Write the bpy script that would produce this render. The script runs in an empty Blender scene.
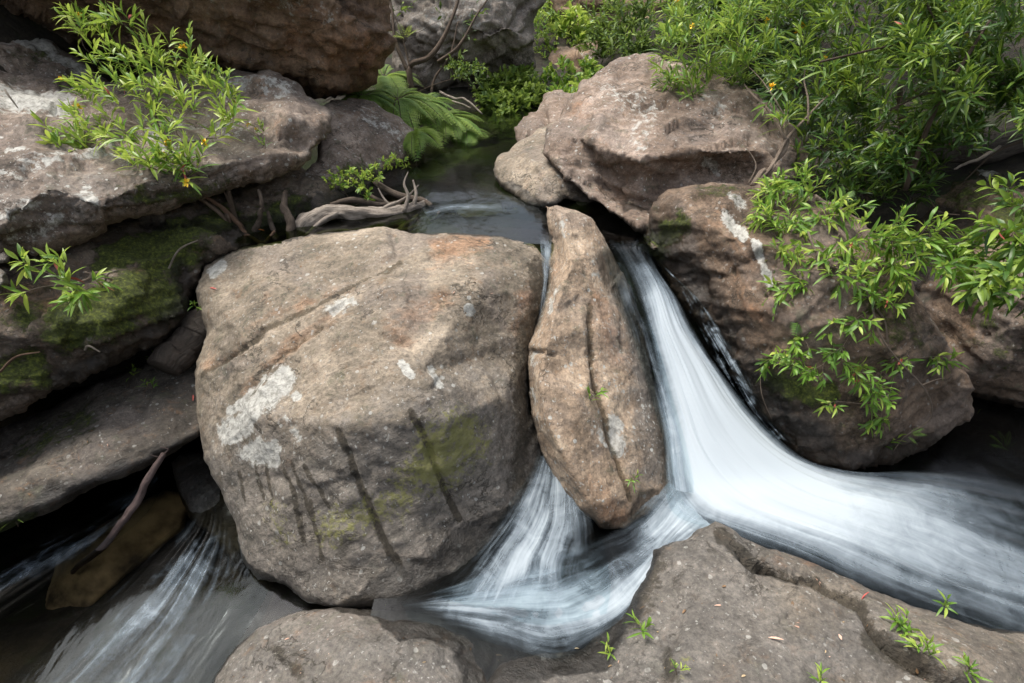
import bpy, math, random
import numpy as np
from mathutils import Vector
from mathutils.geometry import delaunay_2d_cdt
R = math.radians
rng = np.random.default_rng(7)
SC = bpy.context.scene
COL = SC.collection

# ------------------------------------------------------------------ camera
PITCH = R(33); FPX = 512.0; CZ = 1.5
cam_d = bpy.data.cameras.new('camera'); cam = bpy.data.objects.new('camera', cam_d); COL.objects.link(cam)
cam.location = (0, 0, CZ); cam.rotation_euler = (R(90) - PITCH, 0, 0)
cam_d.sensor_width = 36; cam_d.lens = 18; cam_d.clip_start = .05; cam_d.clip_end = 500
SC.camera = cam
# ------------------------------------------------------------------ sky, sun, exposure
SUN_EL, SUN_AZ = R(66), R(-62)          # azimuth from +Y towards +X of where the light comes from
w = bpy.data.worlds.new('World'); SC.world = w; w.use_nodes = True
nt = w.node_tree
sky = nt.nodes.new('ShaderNodeTexSky'); sky.sky_type = 'NISHITA'; sky.sun_disc = False
sky.sun_elevation = SUN_EL; sky.sun_rotation = SUN_AZ; sky.air_density = 1.0; sky.dust_density = 4.0; sky.ozone_density = .6
bg = nt.nodes['Background']; bg.inputs['Strength'].default_value = .15
hs = nt.nodes.new('ShaderNodeHueSaturation'); hs.inputs['Saturation'].default_value = .35      # thin cloud whitens the sky
nt.links.new(sky.outputs[0], hs.inputs['Color']); nt.links.new(hs.outputs[0], bg.inputs[0])
sd = bpy.data.lights.new('sun', 'SUN'); sd.energy = 2.3; sd.angle = R(18); sd.color = (1, .93, .82)
sun = bpy.data.objects.new('sun', sd); COL.objects.link(sun)
dv = Vector((math.sin(SUN_AZ) * math.cos(SUN_EL), math.cos(SUN_AZ) * math.cos(SUN_EL), math.sin(SUN_EL)))
sun.rotation_euler = dv.to_track_quat('Z', 'Y').to_euler()
SC.view_settings.view_transform = 'Standard'; SC.view_settings.look = 'None'
SC.view_settings.exposure = .9; SC.view_settings.gamma = 1
SC.cycles.max_bounces = 8; SC.cycles.transparent_max_bounces = 16
SC.cycles.use_denoising = True
SC.cycles.caustics_reflective = False; SC.cycles.caustics_refractive = False
SC.cycles.sample_clamp_indirect = 6

# ------------------------------------------------------------------ numbers
cP, sP = math.cos(PITCH), math.sin(PITCH)
def W(px, py, t):
    """point seen at pixel (px,py) of the photograph at forward depth t (metres)"""
    px, py, t = np.asarray(px, float), np.asarray(py, float), np.asarray(t, float)
    u = (px - 512) / FPX; v = (341.5 - py) / FPX
    return np.stack([u * t, t * (cP + sP * v), CZ + t * (-sP + cP * v)], -1)
def Wz(px, py, z):
    v = (341.5 - py) / FPX
    return W(px, py, (z - CZ) / (-sP + cP * v))
def V3(p): return Vector([float(a) for a in p])

def _h(ix, iy, iz, s):
    h = (ix * 374761393 + iy * 668265263 + iz * 2147483647 + s * 974634777) & 0xFFFFFFFF
    h = ((h ^ (h >> 13)) * 1274126177) & 0xFFFFFFFF
    h = ((h ^ (h >> 16)) * 2246822519) & 0xFFFFFFFF
    return ((h ^ (h >> 15)) & 0xFFFFFF) / float(0xFFFFFF) * 2 - 1
def vnoise(p, s=0):
    p = np.asarray(p, float); i = np.floor(p).astype(np.int64); f = p - i; f = f * f * f * (f * (f * 6 - 15) + 10)
    x, y, z = i[:, 0], i[:, 1], i[:, 2]; o = 0
    for dx in (0, 1):
        wx = f[:, 0] if dx else 1 - f[:, 0]
        for dy in (0, 1):
            wy = f[:, 1] if dy else 1 - f[:, 1]
            for dz in (0, 1):
                wz = f[:, 2] if dz else 1 - f[:, 2]
                o = o + wx * wy * wz * _h(x + dx, y + dy, z + dz, s)
    return o
def fbm(p, sc=1., octv=4, s=0, gain=.5, ridge=False):
    a = 1; o = 0; n = 0
    for k in range(octv):
        v = vnoise(p * sc + k * 17.3, s + k)
        if ridge: v = 1 - 2 * np.abs(v)
        o = o + a * v; n += a; a *= gain; sc *= 2.03
    return o / n
def cellfacet(p, sc, s=0):
    """planar chips: each cell of a jittered grid carries its own tilted plane"""
    q = p * sc; i = np.floor(q).astype(np.int64); best = np.full(len(q), 1e9); val = np.zeros(len(q))
    for dx in (-1, 0, 1):
        for dy in (-1, 0, 1):
            for dz in (-1, 0, 1):
                c = i + np.array([dx, dy, dz]); x, y, z = c[:, 0], c[:, 1], c[:, 2]
                fp = c + .5 + .45 * np.stack([_h(x, y, z, s + 1), _h(x, y, z, s + 2), _h(x, y, z, s + 3)], -1)
                d = q - fp; dd = (d * d).sum(1)
                g = np.stack([_h(x, y, z, s + 4), _h(x, y, z, s + 5), _h(x, y, z, s + 6)], -1)
                m = dd < best; best[m] = dd[m]; val[m] = ((d * g).sum(1) + .4 * _h(x, y, z, s + 7))[m]
    return val
def seg_dist(P, poly, closed=False):
    """distance of 2D points to a polyline, with parameter 0..1 along it"""
    P = np.asarray(P, float); A = np.asarray(poly, float)[:, :2]; B = np.roll(A, -1, 0)
    if not closed: A, B = A[:-1], B[:-1]
    best = np.full(len(P), 1e9); par = np.zeros(len(P)); n = len(A)
    for k in range(n):
        ab = B[k] - A[k]; L = (ab * ab).sum() + 1e-9
        t = np.clip(((P - A[k]) @ ab) / L, 0, 1); d = np.hypot(*(P - A[k] - t[:, None] * ab).T)
        m = d < best; best[m] = d[m]; par[m] = (k + t[m]) / n
    return best, par
def inside(P, poly):
    x, y = P[:, 0], P[:, 1]; c = np.zeros(len(P), bool); n = len(poly)
    for k in range(n):
        x1, y1 = poly[k][:2]; x2, y2 = poly[(k + 1) % n][:2]
        if y1 == y2: continue
        m = ((y1 > y) != (y2 > y)) & (x < (x2 - x1) * (y - y1) / (y2 - y1) + x1); c ^= m
    return c
def sstep(a, b, x):
    t = np.clip((x - a) / (b - a), 0, 1); return t * t * (3 - 2 * t)
def catmull(P, n, closed=False):
    P = np.asarray(P, float); m = len(P)
    if closed: Q = np.vstack([P[-1:], P, P[:2]]); segs = m
    else: Q = np.vstack([2 * P[:1] - P[1:2], P, 2 * P[-1:] - P[-2:-1]]); segs = m - 1
    u = np.linspace(0, segs, n, endpoint=not closed); k = np.minimum(u.astype(int), segs - 1); t = (u - k)[:, None]
    a, b, c, d = Q[k], Q[k + 1], Q[k + 2], Q[k + 3]
    return .5 * (2 * b + (c - a) * t + (2 * a - 5 * b + 4 * c - d) * t**2 + (3 * b - a - 3 * c + d) * t**3)
def tri(P):
    r = delaunay_2d_cdt([Vector((float(a), float(b))) for a, b in P], [], [], 0, 1e-7, True)
    vs = np.array([[v.x, v.y] for v in r[0]]); fs = np.array([list(f) for f in r[2]]); return vs, fs, r[3]

# ------------------------------------------------------------------ objects
def link(o, parent=None):
    COL.objects.link(o)
    if parent is not None: o.parent = parent
    return o
def tag(o, label=None, cat=None, group=None, kind=None):
    if label: o['label'] = label
    if cat: o['category'] = cat
    if group: o['group'] = group
    if kind: o['kind'] = kind
    return o
def empty(name, loc, label, cat, group=None):
    o = bpy.data.objects.new(name, None); o.location = V3(loc); o.empty_display_size = .1
    return tag(link(o), label, cat, group)
def mesh_obj(name, verts, faces, mat, parent=None, origin=None, attrs=None, uv=None, smooth=True, mats=None):
    """faces: an (n,3|4) array or list; verts in world space; origin: world point of the object's origin"""
    verts = np.asarray(verts, float)
    if origin is None:
        origin = np.array(parent.location) if parent is not None else np.array([verts[:, 0].mean(), verts[:, 1].mean(), verts[:, 2].min()])
    me = bpy.data.meshes.new(name)
    if isinstance(faces, np.ndarray):
        k = faces.shape[1]; me.vertices.add(len(verts)); me.vertices.foreach_set('co', (verts - origin).astype(np.float32).ravel())
        me.loops.add(faces.size); me.loops.foreach_set('vertex_index', faces.astype(np.int32).ravel())
        me.polygons.add(len(faces)); me.polygons.foreach_set('loop_start', np.arange(0, faces.size, k, dtype=np.int32))
        me.polygons.foreach_set('loop_total', np.full(len(faces), k, dtype=np.int32))
        me.update(calc_edges=True); me.validate()
    else:
        me.from_pydata((verts - origin).tolist(), [], [list(map(int, f)) for f in faces])
    if attrs:
        for n_, a in attrs.items():
            at = me.attributes.new(n_, 'FLOAT', 'POINT'); at.data.foreach_set('value', np.asarray(a, np.float32))
    if uv is not None:
        l = me.uv_layers.new(name='UVMap'); idx = np.zeros(len(me.loops), np.int32); me.loops.foreach_get('vertex_index', idx)
        l.data.foreach_set('uv', np.asarray(uv, np.float32)[idx].ravel())
    if smooth: me.polygons.foreach_set('use_smooth', np.ones(len(me.polygons), bool))
    me.materials.append(mat); me.update()
    o = bpy.data.objects.new(name, me)
    if parent is None: o.location = V3(origin)
    return link(o, parent)
def normals(v, f):
    n = np.zeros_like(v); fn = np.cross(v[f[:, 1]] - v[f[:, 0]], v[f[:, 2]] - v[f[:, 0]])
    for k in range(3): np.add.at(n, f[:, k], fn)
    return n / (np.linalg.norm(n, axis=1, keepdims=True) + 1e-12)
# ------------------------------------------------------------------ materials
class NB:
    def __init__(s, name):
        s.m = bpy.data.materials.new(name); s.m.use_nodes = True; s.t = s.m.node_tree; s.n = s.t.nodes
        s.n.clear(); s.out = s.n.new('ShaderNodeOutputMaterial')
    def new(s, ty, **kw):
        n = s.n.new(ty)
        for k, v in kw.items(): setattr(n, k, v)
        return n
    def put(s, sock, v):
        if v is None: return
        if isinstance(v, bpy.types.NodeSocket): s.t.links.new(v, sock)
        elif isinstance(v, (tuple, list)) and len(v) == 3 and sock.type == 'RGBA': sock.default_value = (*v, 1)
        else: sock.default_value = v
    def noise(s, vec, scale, detail=4, rough=.55, dist=0):
        n = s.new('ShaderNodeTexNoise'); s.put(n.inputs['Vector'], vec)
        n.inputs['Scale'].default_value = scale; n.inputs['Detail'].default_value = detail
        n.inputs['Roughness'].default_value = rough; n.inputs['Distortion'].default_value = dist
        return n.outputs['Fac']
    def vor(s, vec, scale, feat='F1', rand=1):
        n = s.new('ShaderNodeTexVoronoi', feature=feat); s.put(n.inputs['Vector'], vec); n.inputs['Scale'].default_value = scale
        n.inputs['Randomness'].default_value = rand
        return n.outputs['Distance']
    def mapping(s, vec, scale=(1, 1, 1), rot=(0, 0, 0), loc=(0, 0, 0)):
        n = s.new('ShaderNodeMapping'); s.put(n.inputs['Vector'], vec)
        n.inputs['Scale'].default_value = scale; n.inputs['Rotation'].default_value = rot; n.inputs['Location'].default_value = loc
        return n.outputs[0]
    def math(s, op, a, b=None, c=None, clamp=False):
        n = s.new('ShaderNodeMath', operation=op, use_clamp=clamp); s.put(n.inputs[0], a); s.put(n.inputs[1], b); s.put(n.inputs[2], c)
        return n.outputs[0]
    def ss(s, x, a, b, lo=0, hi=1):
        n = s.new('ShaderNodeMapRange', interpolation_type='SMOOTHSTEP'); s.put(n.inputs[0], x)
        n.inputs[1].default_value = a; n.inputs[2].default_value = b; n.inputs[3].default_value = lo; n.inputs[4].default_value = hi
        return n.outputs[0]
    def mix(s, f, a, b, mode='MIX'):
        n = s.new('ShaderNodeMix', data_type='RGBA', blend_type=mode); s.put(n.inputs[0], f); s.put(n.inputs[6], a); s.put(n.inputs[7], b)
        return n.outputs[2]
    def ramp(s, f, stops):
        n = s.new('ShaderNodeValToRGB'); s.put(n.inputs[0], f); e = n.color_ramp.elements
        while len(e) < len(stops): e.new(.5)
        for el, (p, c) in zip(e, stops): el.position = p; el.color = (*c, 1)
        return n.outputs[0]
    def attr(s, name):
        n = s.new('ShaderNodeAttribute', attribute_name=name); return n.outputs['Fac']
    def bump(s, h, strength, dist, normal=None):
        n = s.new('ShaderNodeBump'); n.inputs['Strength'].default_value = strength; n.inputs['Distance'].default_value = dist
        s.put(n.inputs['Height'], h); s.put(n.inputs['Normal'], normal); return n.outputs[0]
    def bsdf(s, color, rough=.8, normal=None, spec=.5, **kw):
        n = s.new('ShaderNodeBsdfPrincipled'); s.put(n.inputs['Base Color'], color); s.put(n.inputs['Roughness'], rough)
        s.put(n.inputs['Normal'], normal); s.put(n.inputs['Specular IOR Level'], spec)
        for k, v in kw.items(): s.put(n.inputs[k], v)
        return n.outputs[0]
    def done(s, sh): s.t.links.new(sh, s.out.inputs[0]); return s.m

def rock_mat(name, dark, mid, light, lichen=.5, orange=.4, strat=(R(25), R(15), 0), wetall=0., mossall=0., speck=.5, grain=(.3, 0, .1)):
    b = NB(name); g = b.new('ShaderNodeNewGeometry'); P = g.outputs['Position']
    warp = b.noise(P, 2.3, 3)
    n1 = b.noise(P, 1.6, 8, .62, .6); n2 = b.noise(P, 6.5, 8, .68, .3); n3 = b.noise(P, 38, 8, .8)
    # bedding: stretched along the grain direction
    D = Vector(grain).normalized(); dt = b.new('ShaderNodeVectorMath', operation='DOT_PRODUCT'); b.put(dt.inputs[0], P); dt.inputs[1].default_value = D
    sc_ = b.new('ShaderNodeVectorMath', operation='SCALE'); sc_.inputs[0].default_value = D; b.put(sc_.inputs['Scale'], b.math('MULTIPLY', dt.outputs['Value'], -.88))
    ad = b.new('ShaderNodeVectorMath', operation='ADD'); b.put(ad.inputs[0], P); b.t.links.new(sc_.outputs[0], ad.inputs[1]); S = ad.outputs[0]
    st = b.noise(S, 5.5, 8, .72, .35); st2 = b.noise(S, 17, 6, .7, .3)
    m = b.math('ADD', b.math('MULTIPLY', n1, .5), b.math('MULTIPLY', n2, .35)); m = b.math('ADD', m, b.math('ADD', b.math('MULTIPLY', st, .32), b.math('MULTIPLY', st2, .18)))
    m = b.math('SUBTRACT', m, .175)
    col = b.ramp(m, [(.37, dark), (.50, mid), (.62, light)])
    # iron stains
    o = b.math('ADD', b.math('ADD', b.math('MULTIPLY', b.noise(P, 2.9, 7, .66, .8), .6), b.math('MULTIPLY', st2, .4)), b.math('MULTIPLY', b.attr('orange'), .35))
    o = b.ss(o, .80 - .22 * orange, 1.0 - .22 * orange)
    col = b.mix(b.math('MULTIPLY', o, .6), col, b.ramp(n2, [(.35, (.19, .095, .05)), (.65, (.42, .235, .13))]))
    # purple grey weathering
    pg = b.ss(b.noise(P, 1.1, 6, .6, 1.2), .50, .62)
    col = b.mix(b.math('MULTIPLY', pg, .45), col, (.17, .145, .13))
    mt = b.noise(P, 10, 7, .75, .6)
    col = b.mix(b.ss(mt, .54, .66, 0, .55), col, (.17, .105, .062)); col = b.mix(b.ss(b.noise(P, 7.3, 8, .76, .3), .55, .66, 0, .55), col, (.095, .10, .065))
    # cool grey weathered zones, plus the painted shade of the slab's right side
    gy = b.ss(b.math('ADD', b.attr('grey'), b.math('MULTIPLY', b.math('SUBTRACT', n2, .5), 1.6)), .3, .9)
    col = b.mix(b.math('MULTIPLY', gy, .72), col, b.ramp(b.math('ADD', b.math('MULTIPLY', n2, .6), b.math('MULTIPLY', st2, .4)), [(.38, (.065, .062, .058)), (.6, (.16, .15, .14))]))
    # grain
    col = b.mix(1, col, b.ramp(n3, [(.33, (.5, .5, .5)), (.5, (1, 1, 1)), (.68, (1.5, 1.46, 1.4))]), 'MULTIPLY')
    # small dark pits
    pit = b.ss(b.noise(P, 75, 3, .6), .63, .72); col = b.mix(b.math('MULTIPLY', pit, .6), col, (.04, .035, .03))
    # hairline cracks
    ck = b.math('ABSOLUTE', b.math('SUBTRACT', b.noise(b.mapping(P, (1, 1, 2.2), strat), 1.9, 8, .62, .5), .5))
    ck = b.math('MULTIPLY', b.ss(ck, .002, .012, 1, 0), b.ss(b.noise(P, 1.3, 3), .42, .58))
    col = b.mix(b.math('MULTIPLY', ck, .75), col, (.03, .026, .02))
    # dark crust
    cr = b.ss(b.noise(P, 3.7, 9, .74, .4), .56, .66); col = b.mix(b.math('MULTIPLY', cr, .5), col, (.075, .068, .058))
    # pale lichen: flecks, blooms and painted patches, plus the slab's painted lit strip
    f1 = b.ss(b.noise(P, 30, 6, .7, .4), .625 - .04 * lichen, .66 - .04 * lichen)
    f1 = b.math('MULTIPLY', f1, b.ss(b.noise(P, 2.4, 5, .6), .40, .62))
    vs = b.vor(b.math('ADD', 0, 0) if False else b.mapping(P, (1, 1, 1)), 11); sz = b.noise(P, 4.3, 4, .7)
    f1 = b.math('MAXIMUM', f1, b.ss(b.math('SUBTRACT', b.math('ADD', vs, b.math('MULTIPLY', b.noise(P, 45, 3), .18)), b.math('MULTIPLY', sz, .42)), .02, -.02))
    fS = b.ss(b.noise(b.mapping(P, (1, 1, .45), strat), 55, 2, .5), .70 - .03 * speck, .72 - .03 * speck)
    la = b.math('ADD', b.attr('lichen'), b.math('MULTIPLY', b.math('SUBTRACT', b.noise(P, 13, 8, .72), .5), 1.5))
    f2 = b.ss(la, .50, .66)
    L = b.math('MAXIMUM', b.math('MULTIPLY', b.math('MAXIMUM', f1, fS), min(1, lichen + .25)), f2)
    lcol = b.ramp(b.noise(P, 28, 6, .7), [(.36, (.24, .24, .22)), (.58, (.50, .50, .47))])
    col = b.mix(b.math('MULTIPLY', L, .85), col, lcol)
    # dark drip stains
    dk = b.ss(b.math('ADD', b.attr('stain'), b.math('MULTIPLY', b.math('SUBTRACT', b.noise(P, 16, 8, .8), .5), 1.6)), .42, .70)
    col = b.mix(b.math('MULTIPLY', dk, .85), col, b.mix(1, col, (.30, .28, .23), 'MULTIPLY'))
    # moss / algae
    yg = b.ss(b.math('ADD', b.attr('algae'), b.math('MULTIPLY', b.math('SUBTRACT', b.noise(P, 24, 7, .75), .5), 2.2)), .55, .95)
    col = b.mix(b.math('MULTIPLY', yg, .75), col, (.20, .20, .06))
    ma = b.math('ADD', b.math('ADD', b.attr('moss'), mossall), b.math('MULTIPLY', b.math('SUBTRACT', b.noise(P, 9, 9, .75), .5), 1.7))
    mo = b.ss(ma, .50, .80)
    mcol = b.ramp(b.noise(P, 48, 5, .7), [(.3, (.012, .018, .004)), (.52, (.06, .082, .012)), (.70, (.19, .22, .03))])
    col = b.mix(b.math('MULTIPLY', mo, .92), col, mcol)
    # wet rock is darker and shiny
    wa = b.math('ADD', b.math('ADD', b.attr('wet'), wetall), b.math('MULTIPLY', b.math('SUBTRACT', n1, .5), .7))
    we = b.ss(wa, .35, .85)
    col = b.mix(we, col, b.mix(1, col, (.27, .27, .27), 'MULTIPLY'))
    rough = b.math('SUBTRACT', .9, b.math('MULTIPLY', we, .56))
    h = b.math('SUBTRACT', b.math('MULTIPLY', n2, .9), b.math('MULTIPLY', ck, .12)); h = b.math('ADD', h, b.math('MULTIPLY', b.noise(P, 24, 9, .72), .55))
    h = b.math('ADD', h, b.math('ADD', b.math('MULTIPLY', st, .9), b.math('MULTIPLY', st2, .55))); h = b.math('SUBTRACT', h, b.math('MULTIPLY', pit, .08))
    h = b.math('ADD', h, b.math('MULTIPLY', b.math('MULTIPLY', mo, b.math('ADD', b.noise(P, 60, 6, .8), b.noise(P, 18, 3, .6))), .9))
    h = b.math('ADD', h, b.math('MULTIPLY', b.noise(P, 120, 3, .7), .10))
    return b.done(b.bsdf(col, rough, b.bump(h, .8, .026), .4))

def leaf_mat(name, dark, mid, light, trans=.35, rough=.42):
    b = NB(name); t = b.attr('tint')
    col = b.ramp(t, [(0., dark), (.5, mid), (1., light)])
    p = b.bsdf(col, rough, None, .5)
    tr = b.new('ShaderNodeBsdfTranslucent'); b.put(tr.inputs[0], b.mix(.5, col, light))
    mx = b.new('ShaderNodeMixShader'); mx.inputs[0].default_value = trans
    b.t.links.new(p, mx.inputs[1]); b.t.links.new(tr.outputs[0], mx.inputs[2]); return b.done(mx.outputs[0])
def bark_mat(name, dark, light, wetness=0.):
    b = NB(name); uv = b.new('ShaderNodeUVMap').outputs[0]; P = b.new('ShaderNodeNewGeometry').outputs['Position']
    a = b.noise(b.mapping(uv, (14, 3.5, 1)), 1.6, 7, .7, .6); c = b.noise(P, 30, 5, .7)
    col = b.ramp(b.math('ADD', b.math('MULTIPLY', a, .7), b.math('MULTIPLY', c, .3)), [(.36, dark), (.62, light)])
    return b.done(b.bsdf(col, .8 - .5 * wetness, b.bump(b.math('ADD', a, b.math('MULTIPLY', c, .3)), 1., .022), .35))
def plain_mat(name, c1, c2, rough=.7, sc=40):
    b = NB(name); P = b.new('ShaderNodeNewGeometry').outputs['Position']
    return b.done(b.bsdf(b.ramp(b.noise(P, sc, 4), [(.35, c1), (.65, c2)]), rough))
def water_mat(name, tint=(.10, .12, .09), rough=.08, wave=14., bumpd=.02, stretch=(1, 1, 1), rot=0.):
    """clear water over its bed: tinted see-through body under a Fresnel reflection"""
    b = NB(name); P = b.new('ShaderNodeNewGeometry').outputs['Position']; Q = b.mapping(P, stretch, (0, 0, rot))
    h = b.math('ADD', b.noise(Q, wave, 3, .5, .5), b.math('MULTIPLY', b.noise(Q, wave * 3.1, 2, .5), .25))
    nrm = b.bump(h, .35, bumpd)
    tr = b.new('ShaderNodeBsdfTransparent'); b.put(tr.inputs[0], tint)
    gl = b.new('ShaderNodeBsdfGlossy'); b.put(gl.inputs['Color'], (.95, .97, 1.)); gl.inputs['Roughness'].default_value = rough; b.put(gl.inputs['Normal'], nrm)
    fr = b.new('ShaderNodeFresnel'); fr.inputs[0].default_value = 1.33; b.put(fr.inputs['Normal'], nrm)
    mx = b.new('ShaderNodeMixShader'); b.put(mx.inputs[0], fr.outputs[0]); b.t.links.new(tr.outputs[0], mx.inputs[1]); b.t.links.new(gl.outputs[0], mx.inputs[2])
    return b.done(mx.outputs[0])
def foam_mat(name, across=26., along=1.1, contrast=1.6, col=(.47, .53, .58), fine=.35, lo=.1, hi=1.75, froth=.8):
    """aerated running water: 'foam' says how much air is in it, threads run along the flow (uv.y)"""
    b = NB(name); uv = b.new('ShaderNodeUVMap').outputs[0]; P = b.new('ShaderNodeNewGeometry').outputs['Position']
    wv = b.new('ShaderNodeVectorMath', operation='MULTIPLY_ADD'); nz = b.new('ShaderNodeTexNoise'); nz.inputs['Scale'].default_value = 3.2; nz.inputs['Detail'].default_value = 2; b.put(nz.inputs['Vector'], P)
    b.t.links.new(nz.outputs['Color'], wv.inputs[0]); wv.inputs[1].default_value = (.10, .25, 0); b.t.links.new(uv, wv.inputs[2]); uv = wv.outputs[0]
    a1 = b.noise(b.mapping(uv, (across, along, 1)), 1, 3, .5, .35); a2 = b.noise(b.mapping(uv, (across * 4, along * 1.1, 1)), 1, 3, .6)
    a3 = b.noise(b.mapping(uv, (across * .25, along * .9, 1)), 1, 3, .5, .5)
    s = b.math('ADD', b.math('MULTIPLY', b.math('SUBTRACT', a1, .5), 1.), b.math('MULTIPLY', b.math('SUBTRACT', a2, .5), fine))
    s = b.math('ADD', s, b.math('MULTIPLY', b.math('SUBTRACT', a3, .5), 1.2))
    s = b.math('ADD', s, b.math('MULTIPLY', b.math('SUBTRACT', b.noise(P, 7, 5, .65, 1.), .5), froth))
    f = b.attr('foam')
    m = b.math('ADD', f, b.math('MULTIPLY', s, contrast))
    fac = b.math('MULTIPLY', b.ss(m, lo, hi), b.ss(f, .0, .4))
    nrm = b.bump(a1, .25, .015)
    d = b.bsdf(b.mix(b.ss(m, lo, hi * 1.1), (.27, .35, .43), col), .7, nrm, .15)
    tl = b.new('ShaderNodeBsdfTranslucent'); b.put(tl.inputs[0], col)
    fm = b.new('ShaderNodeMixShader'); fm.inputs[0].default_value = .2; b.t.links.new(d, fm.inputs[1]); b.t.links.new(tl.outputs[0], fm.inputs[2])
    tr = b.new('ShaderNodeBsdfTransparent'); b.put(tr.inputs[0], (.90, .94, .95))
    gl = b.new('ShaderNodeBsdfGlossy'); gl.inputs['Roughness'].default_value = .35; b.put(gl.inputs['Normal'], nrm)
    fr = b.new('ShaderNodeFresnel'); fr.inputs[0].default_value = 1.2; b.put(fr.inputs['Normal'], nrm)
    w1 = b.new('ShaderNodeMixShader'); b.put(w1.inputs[0], b.math('MULTIPLY', b.math('MULTIPLY', fr.outputs[0], .12), b.ss(f, .02, .3))); b.t.links.new(tr.outputs[0], w1.inputs[1]); b.t.links.new(gl.outputs[0], w1.inputs[2])
    mx = b.new('ShaderNodeMixShader'); b.put(mx.inputs[0], fac); b.t.links.new(w1.outputs[0], mx.inputs[1]); b.t.links.new(fm.outputs[0], mx.inputs[2])
    return b.done(mx.outputs[0])
# ------------------------------------------------------------------ rocks
def rock(name, label, cat, outline, inner, mat, thick=.8, sp=4., edge=(26, .16), smooth=3, amp=.03, jit=1.2, cracks=(), stains=(), seed=0,
         chip=.5, layer=.7, group=None, finesc=1., round_out=.35, strata=(.25, .1, 1.), back_sp=3.5, kind=None):
    """A solid boulder. outline/inner give (px, py, depth): where its edge and the points of its near face stand;
    the face is a triangulated relief over them, closed by a rounded back 'thick' metres behind."""
    O = np.array(outline, float); per = np.hypot(*(np.roll(O, -1, 0) - O)[:, :2].T).sum()
    n = max(24, int(per / sp))
    # even resampling by arc length of a smooth-ish outline
    fine = catmull(O, n * 6, True)
    lin = []
    for k in range(len(O)):
        a, b_ = O[k], O[(k + 1) % len(O)]; c = max(2, int(np.hypot(*(b_ - a)[:2]) / sp * 6))
        lin.append(a + (b_ - a) * np.linspace(0, 1, c, endpoint=False)[:, None])
    lin = np.vstack(lin)
    lin = lin[np.linspace(0, len(lin) - 1, len(fine)).astype(int)] if round_out >= 1 else lin; src = fine if round_out >= 1 else lin
    s = np.concatenate([[0], np.cumsum(np.hypot(*(np.roll(src, -1, 0) - src)[:, :2].T))])
    u = np.linspace(0, s[-1], n, endpoint=False); E = np.vstack([src, src[:1]])
    B = np.stack([np.interp(u, s, E[:, k]) for k in range(3)], -1)
    q = np.c_[B[:, :2] / 45., np.full(n, seed * 3.1)]
    B[:, 0] += jit * (2.2 * fbm(q, 1, 2, 11) + fbm(q, 5, 2, 12)); B[:, 1] += jit * (2.2 * fbm(q, 1, 2, 13) + fbm(q, 5, 2, 14))
    x0, y0 = B[:, :2].min(0); x1, y1 = B[:, :2].max(0)
    ctl = np.vstack([O, np.array(inner, float).reshape(-1, 3)])
    # add mid-edge control points so the border stays on the outline
    ctl = np.vstack([ctl, .5 * (O + np.roll(O, -1, 0))])
    cv, cf, cid = tri(ctl[:, :2]); cz = np.array([ctl[i[0], 2] for i in cid])
    def depth(P):
        out = np.full(len(P), np.nan)
        for f in cf:
            a, b_, c = cv[f]; den = (b_[0] - a[0]) * (c[1] - a[1]) - (c[0] - a[0]) * (b_[1] - a[1])
            if abs(den) < 1e-9: continue
            w1 = ((P[:, 0] - a[0]) * (c[1] - a[1]) - (c[0] - a[0]) * (P[:, 1] - a[1])) / den
            w2 = ((b_[0] - a[0]) * (P[:, 1] - a[1]) - (P[:, 0] - a[0]) * (b_[1] - a[1])) / den
            w0 = 1 - w1 - w2; m = (w0 > -1e-3) & (w1 > -1e-3) & (w2 > -1e-3)
            out[m] = (w0 * cz[f[0]] + w1 * cz[f[1]] + w2 * cz[f[2]])[m]
        bad = np.isnan(out)
        if bad.any():
            d = ((P[bad][:, None] - ctl[None, :, :2]) ** 2).sum(-1); wt = 1 / (d + 1); out[bad] = (wt * ctl[:, 2]).sum(1) / wt.sum(1)
        return out
    def sheet(step):
        gx = np.arange(x0, x1, step); gy = np.arange(y0, y1, step * .87)
        G = np.array([(a + (step / 2 if j % 2 else 0), b_) for j, b_ in enumerate(gy) for a in gx])
        G = G + (rng.random(G.shape) - .5) * step * .25
        G = G[inside(G, B)]; d, _ = seg_dist(G, B, True); G = G[d > step * .55]
        P = np.vstack([B[:, :2], G]); vs, fs, ids = tri(P)
        if len(vs) != len(P): raise RuntimeError(name + ' cdt')
        order = np.array([i[0] for i in ids]); fs = order[fs]
        cen = P[fs].mean(1); fs = fs[inside(cen, B)]
        d, _ = seg_dist(P, B, True); d[:n] = 0
        return P, fs, d
    P, F, D = sheet(sp)
    z = depth(P); z[:n] = B[:, 2]
    # Laplacian smoothing of the relief (rounds the creases)
    e = np.vstack([F[:, [0, 1]], F[:, [1, 2]], F[:, [2, 0]]]); deg = np.zeros(len(P)); np.add.at(deg, e[:, 0], 1); np.add.at(deg, e[:, 1], 1)
    its = int(smooth * (6. / sp) ** 1.0 * 4)
    for _ in range(its):
        acc = np.zeros(len(P)); np.add.at(acc, e[:, 0], z[e[:, 1]]); np.add.at(acc, e[:, 1], z[e[:, 0]])
        zn = acc / np.maximum(deg, 1); zn[:n] = .5 * zn[:n] + .5 * B[:, 2]; z = .3 * z + .7 * zn
    rad, bul = edge
    k = np.clip(D / rad, 0, 1); zf = z + bul * (1 - np.sqrt(np.clip(1 - (1 - k) ** 2, 0, 1)))
    Pb, Fb, Db = sheet(sp * back_sp)
    zb = depth(Pb); kb = np.clip(Db / max(rad * 2.5, .6 * Db.max()), 0, 1)
    zb = zb + bul + thick * np.sqrt(np.clip(1 - (1 - kb) ** 2, 0, 1)); zb[:n] = zf[:n]
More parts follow.
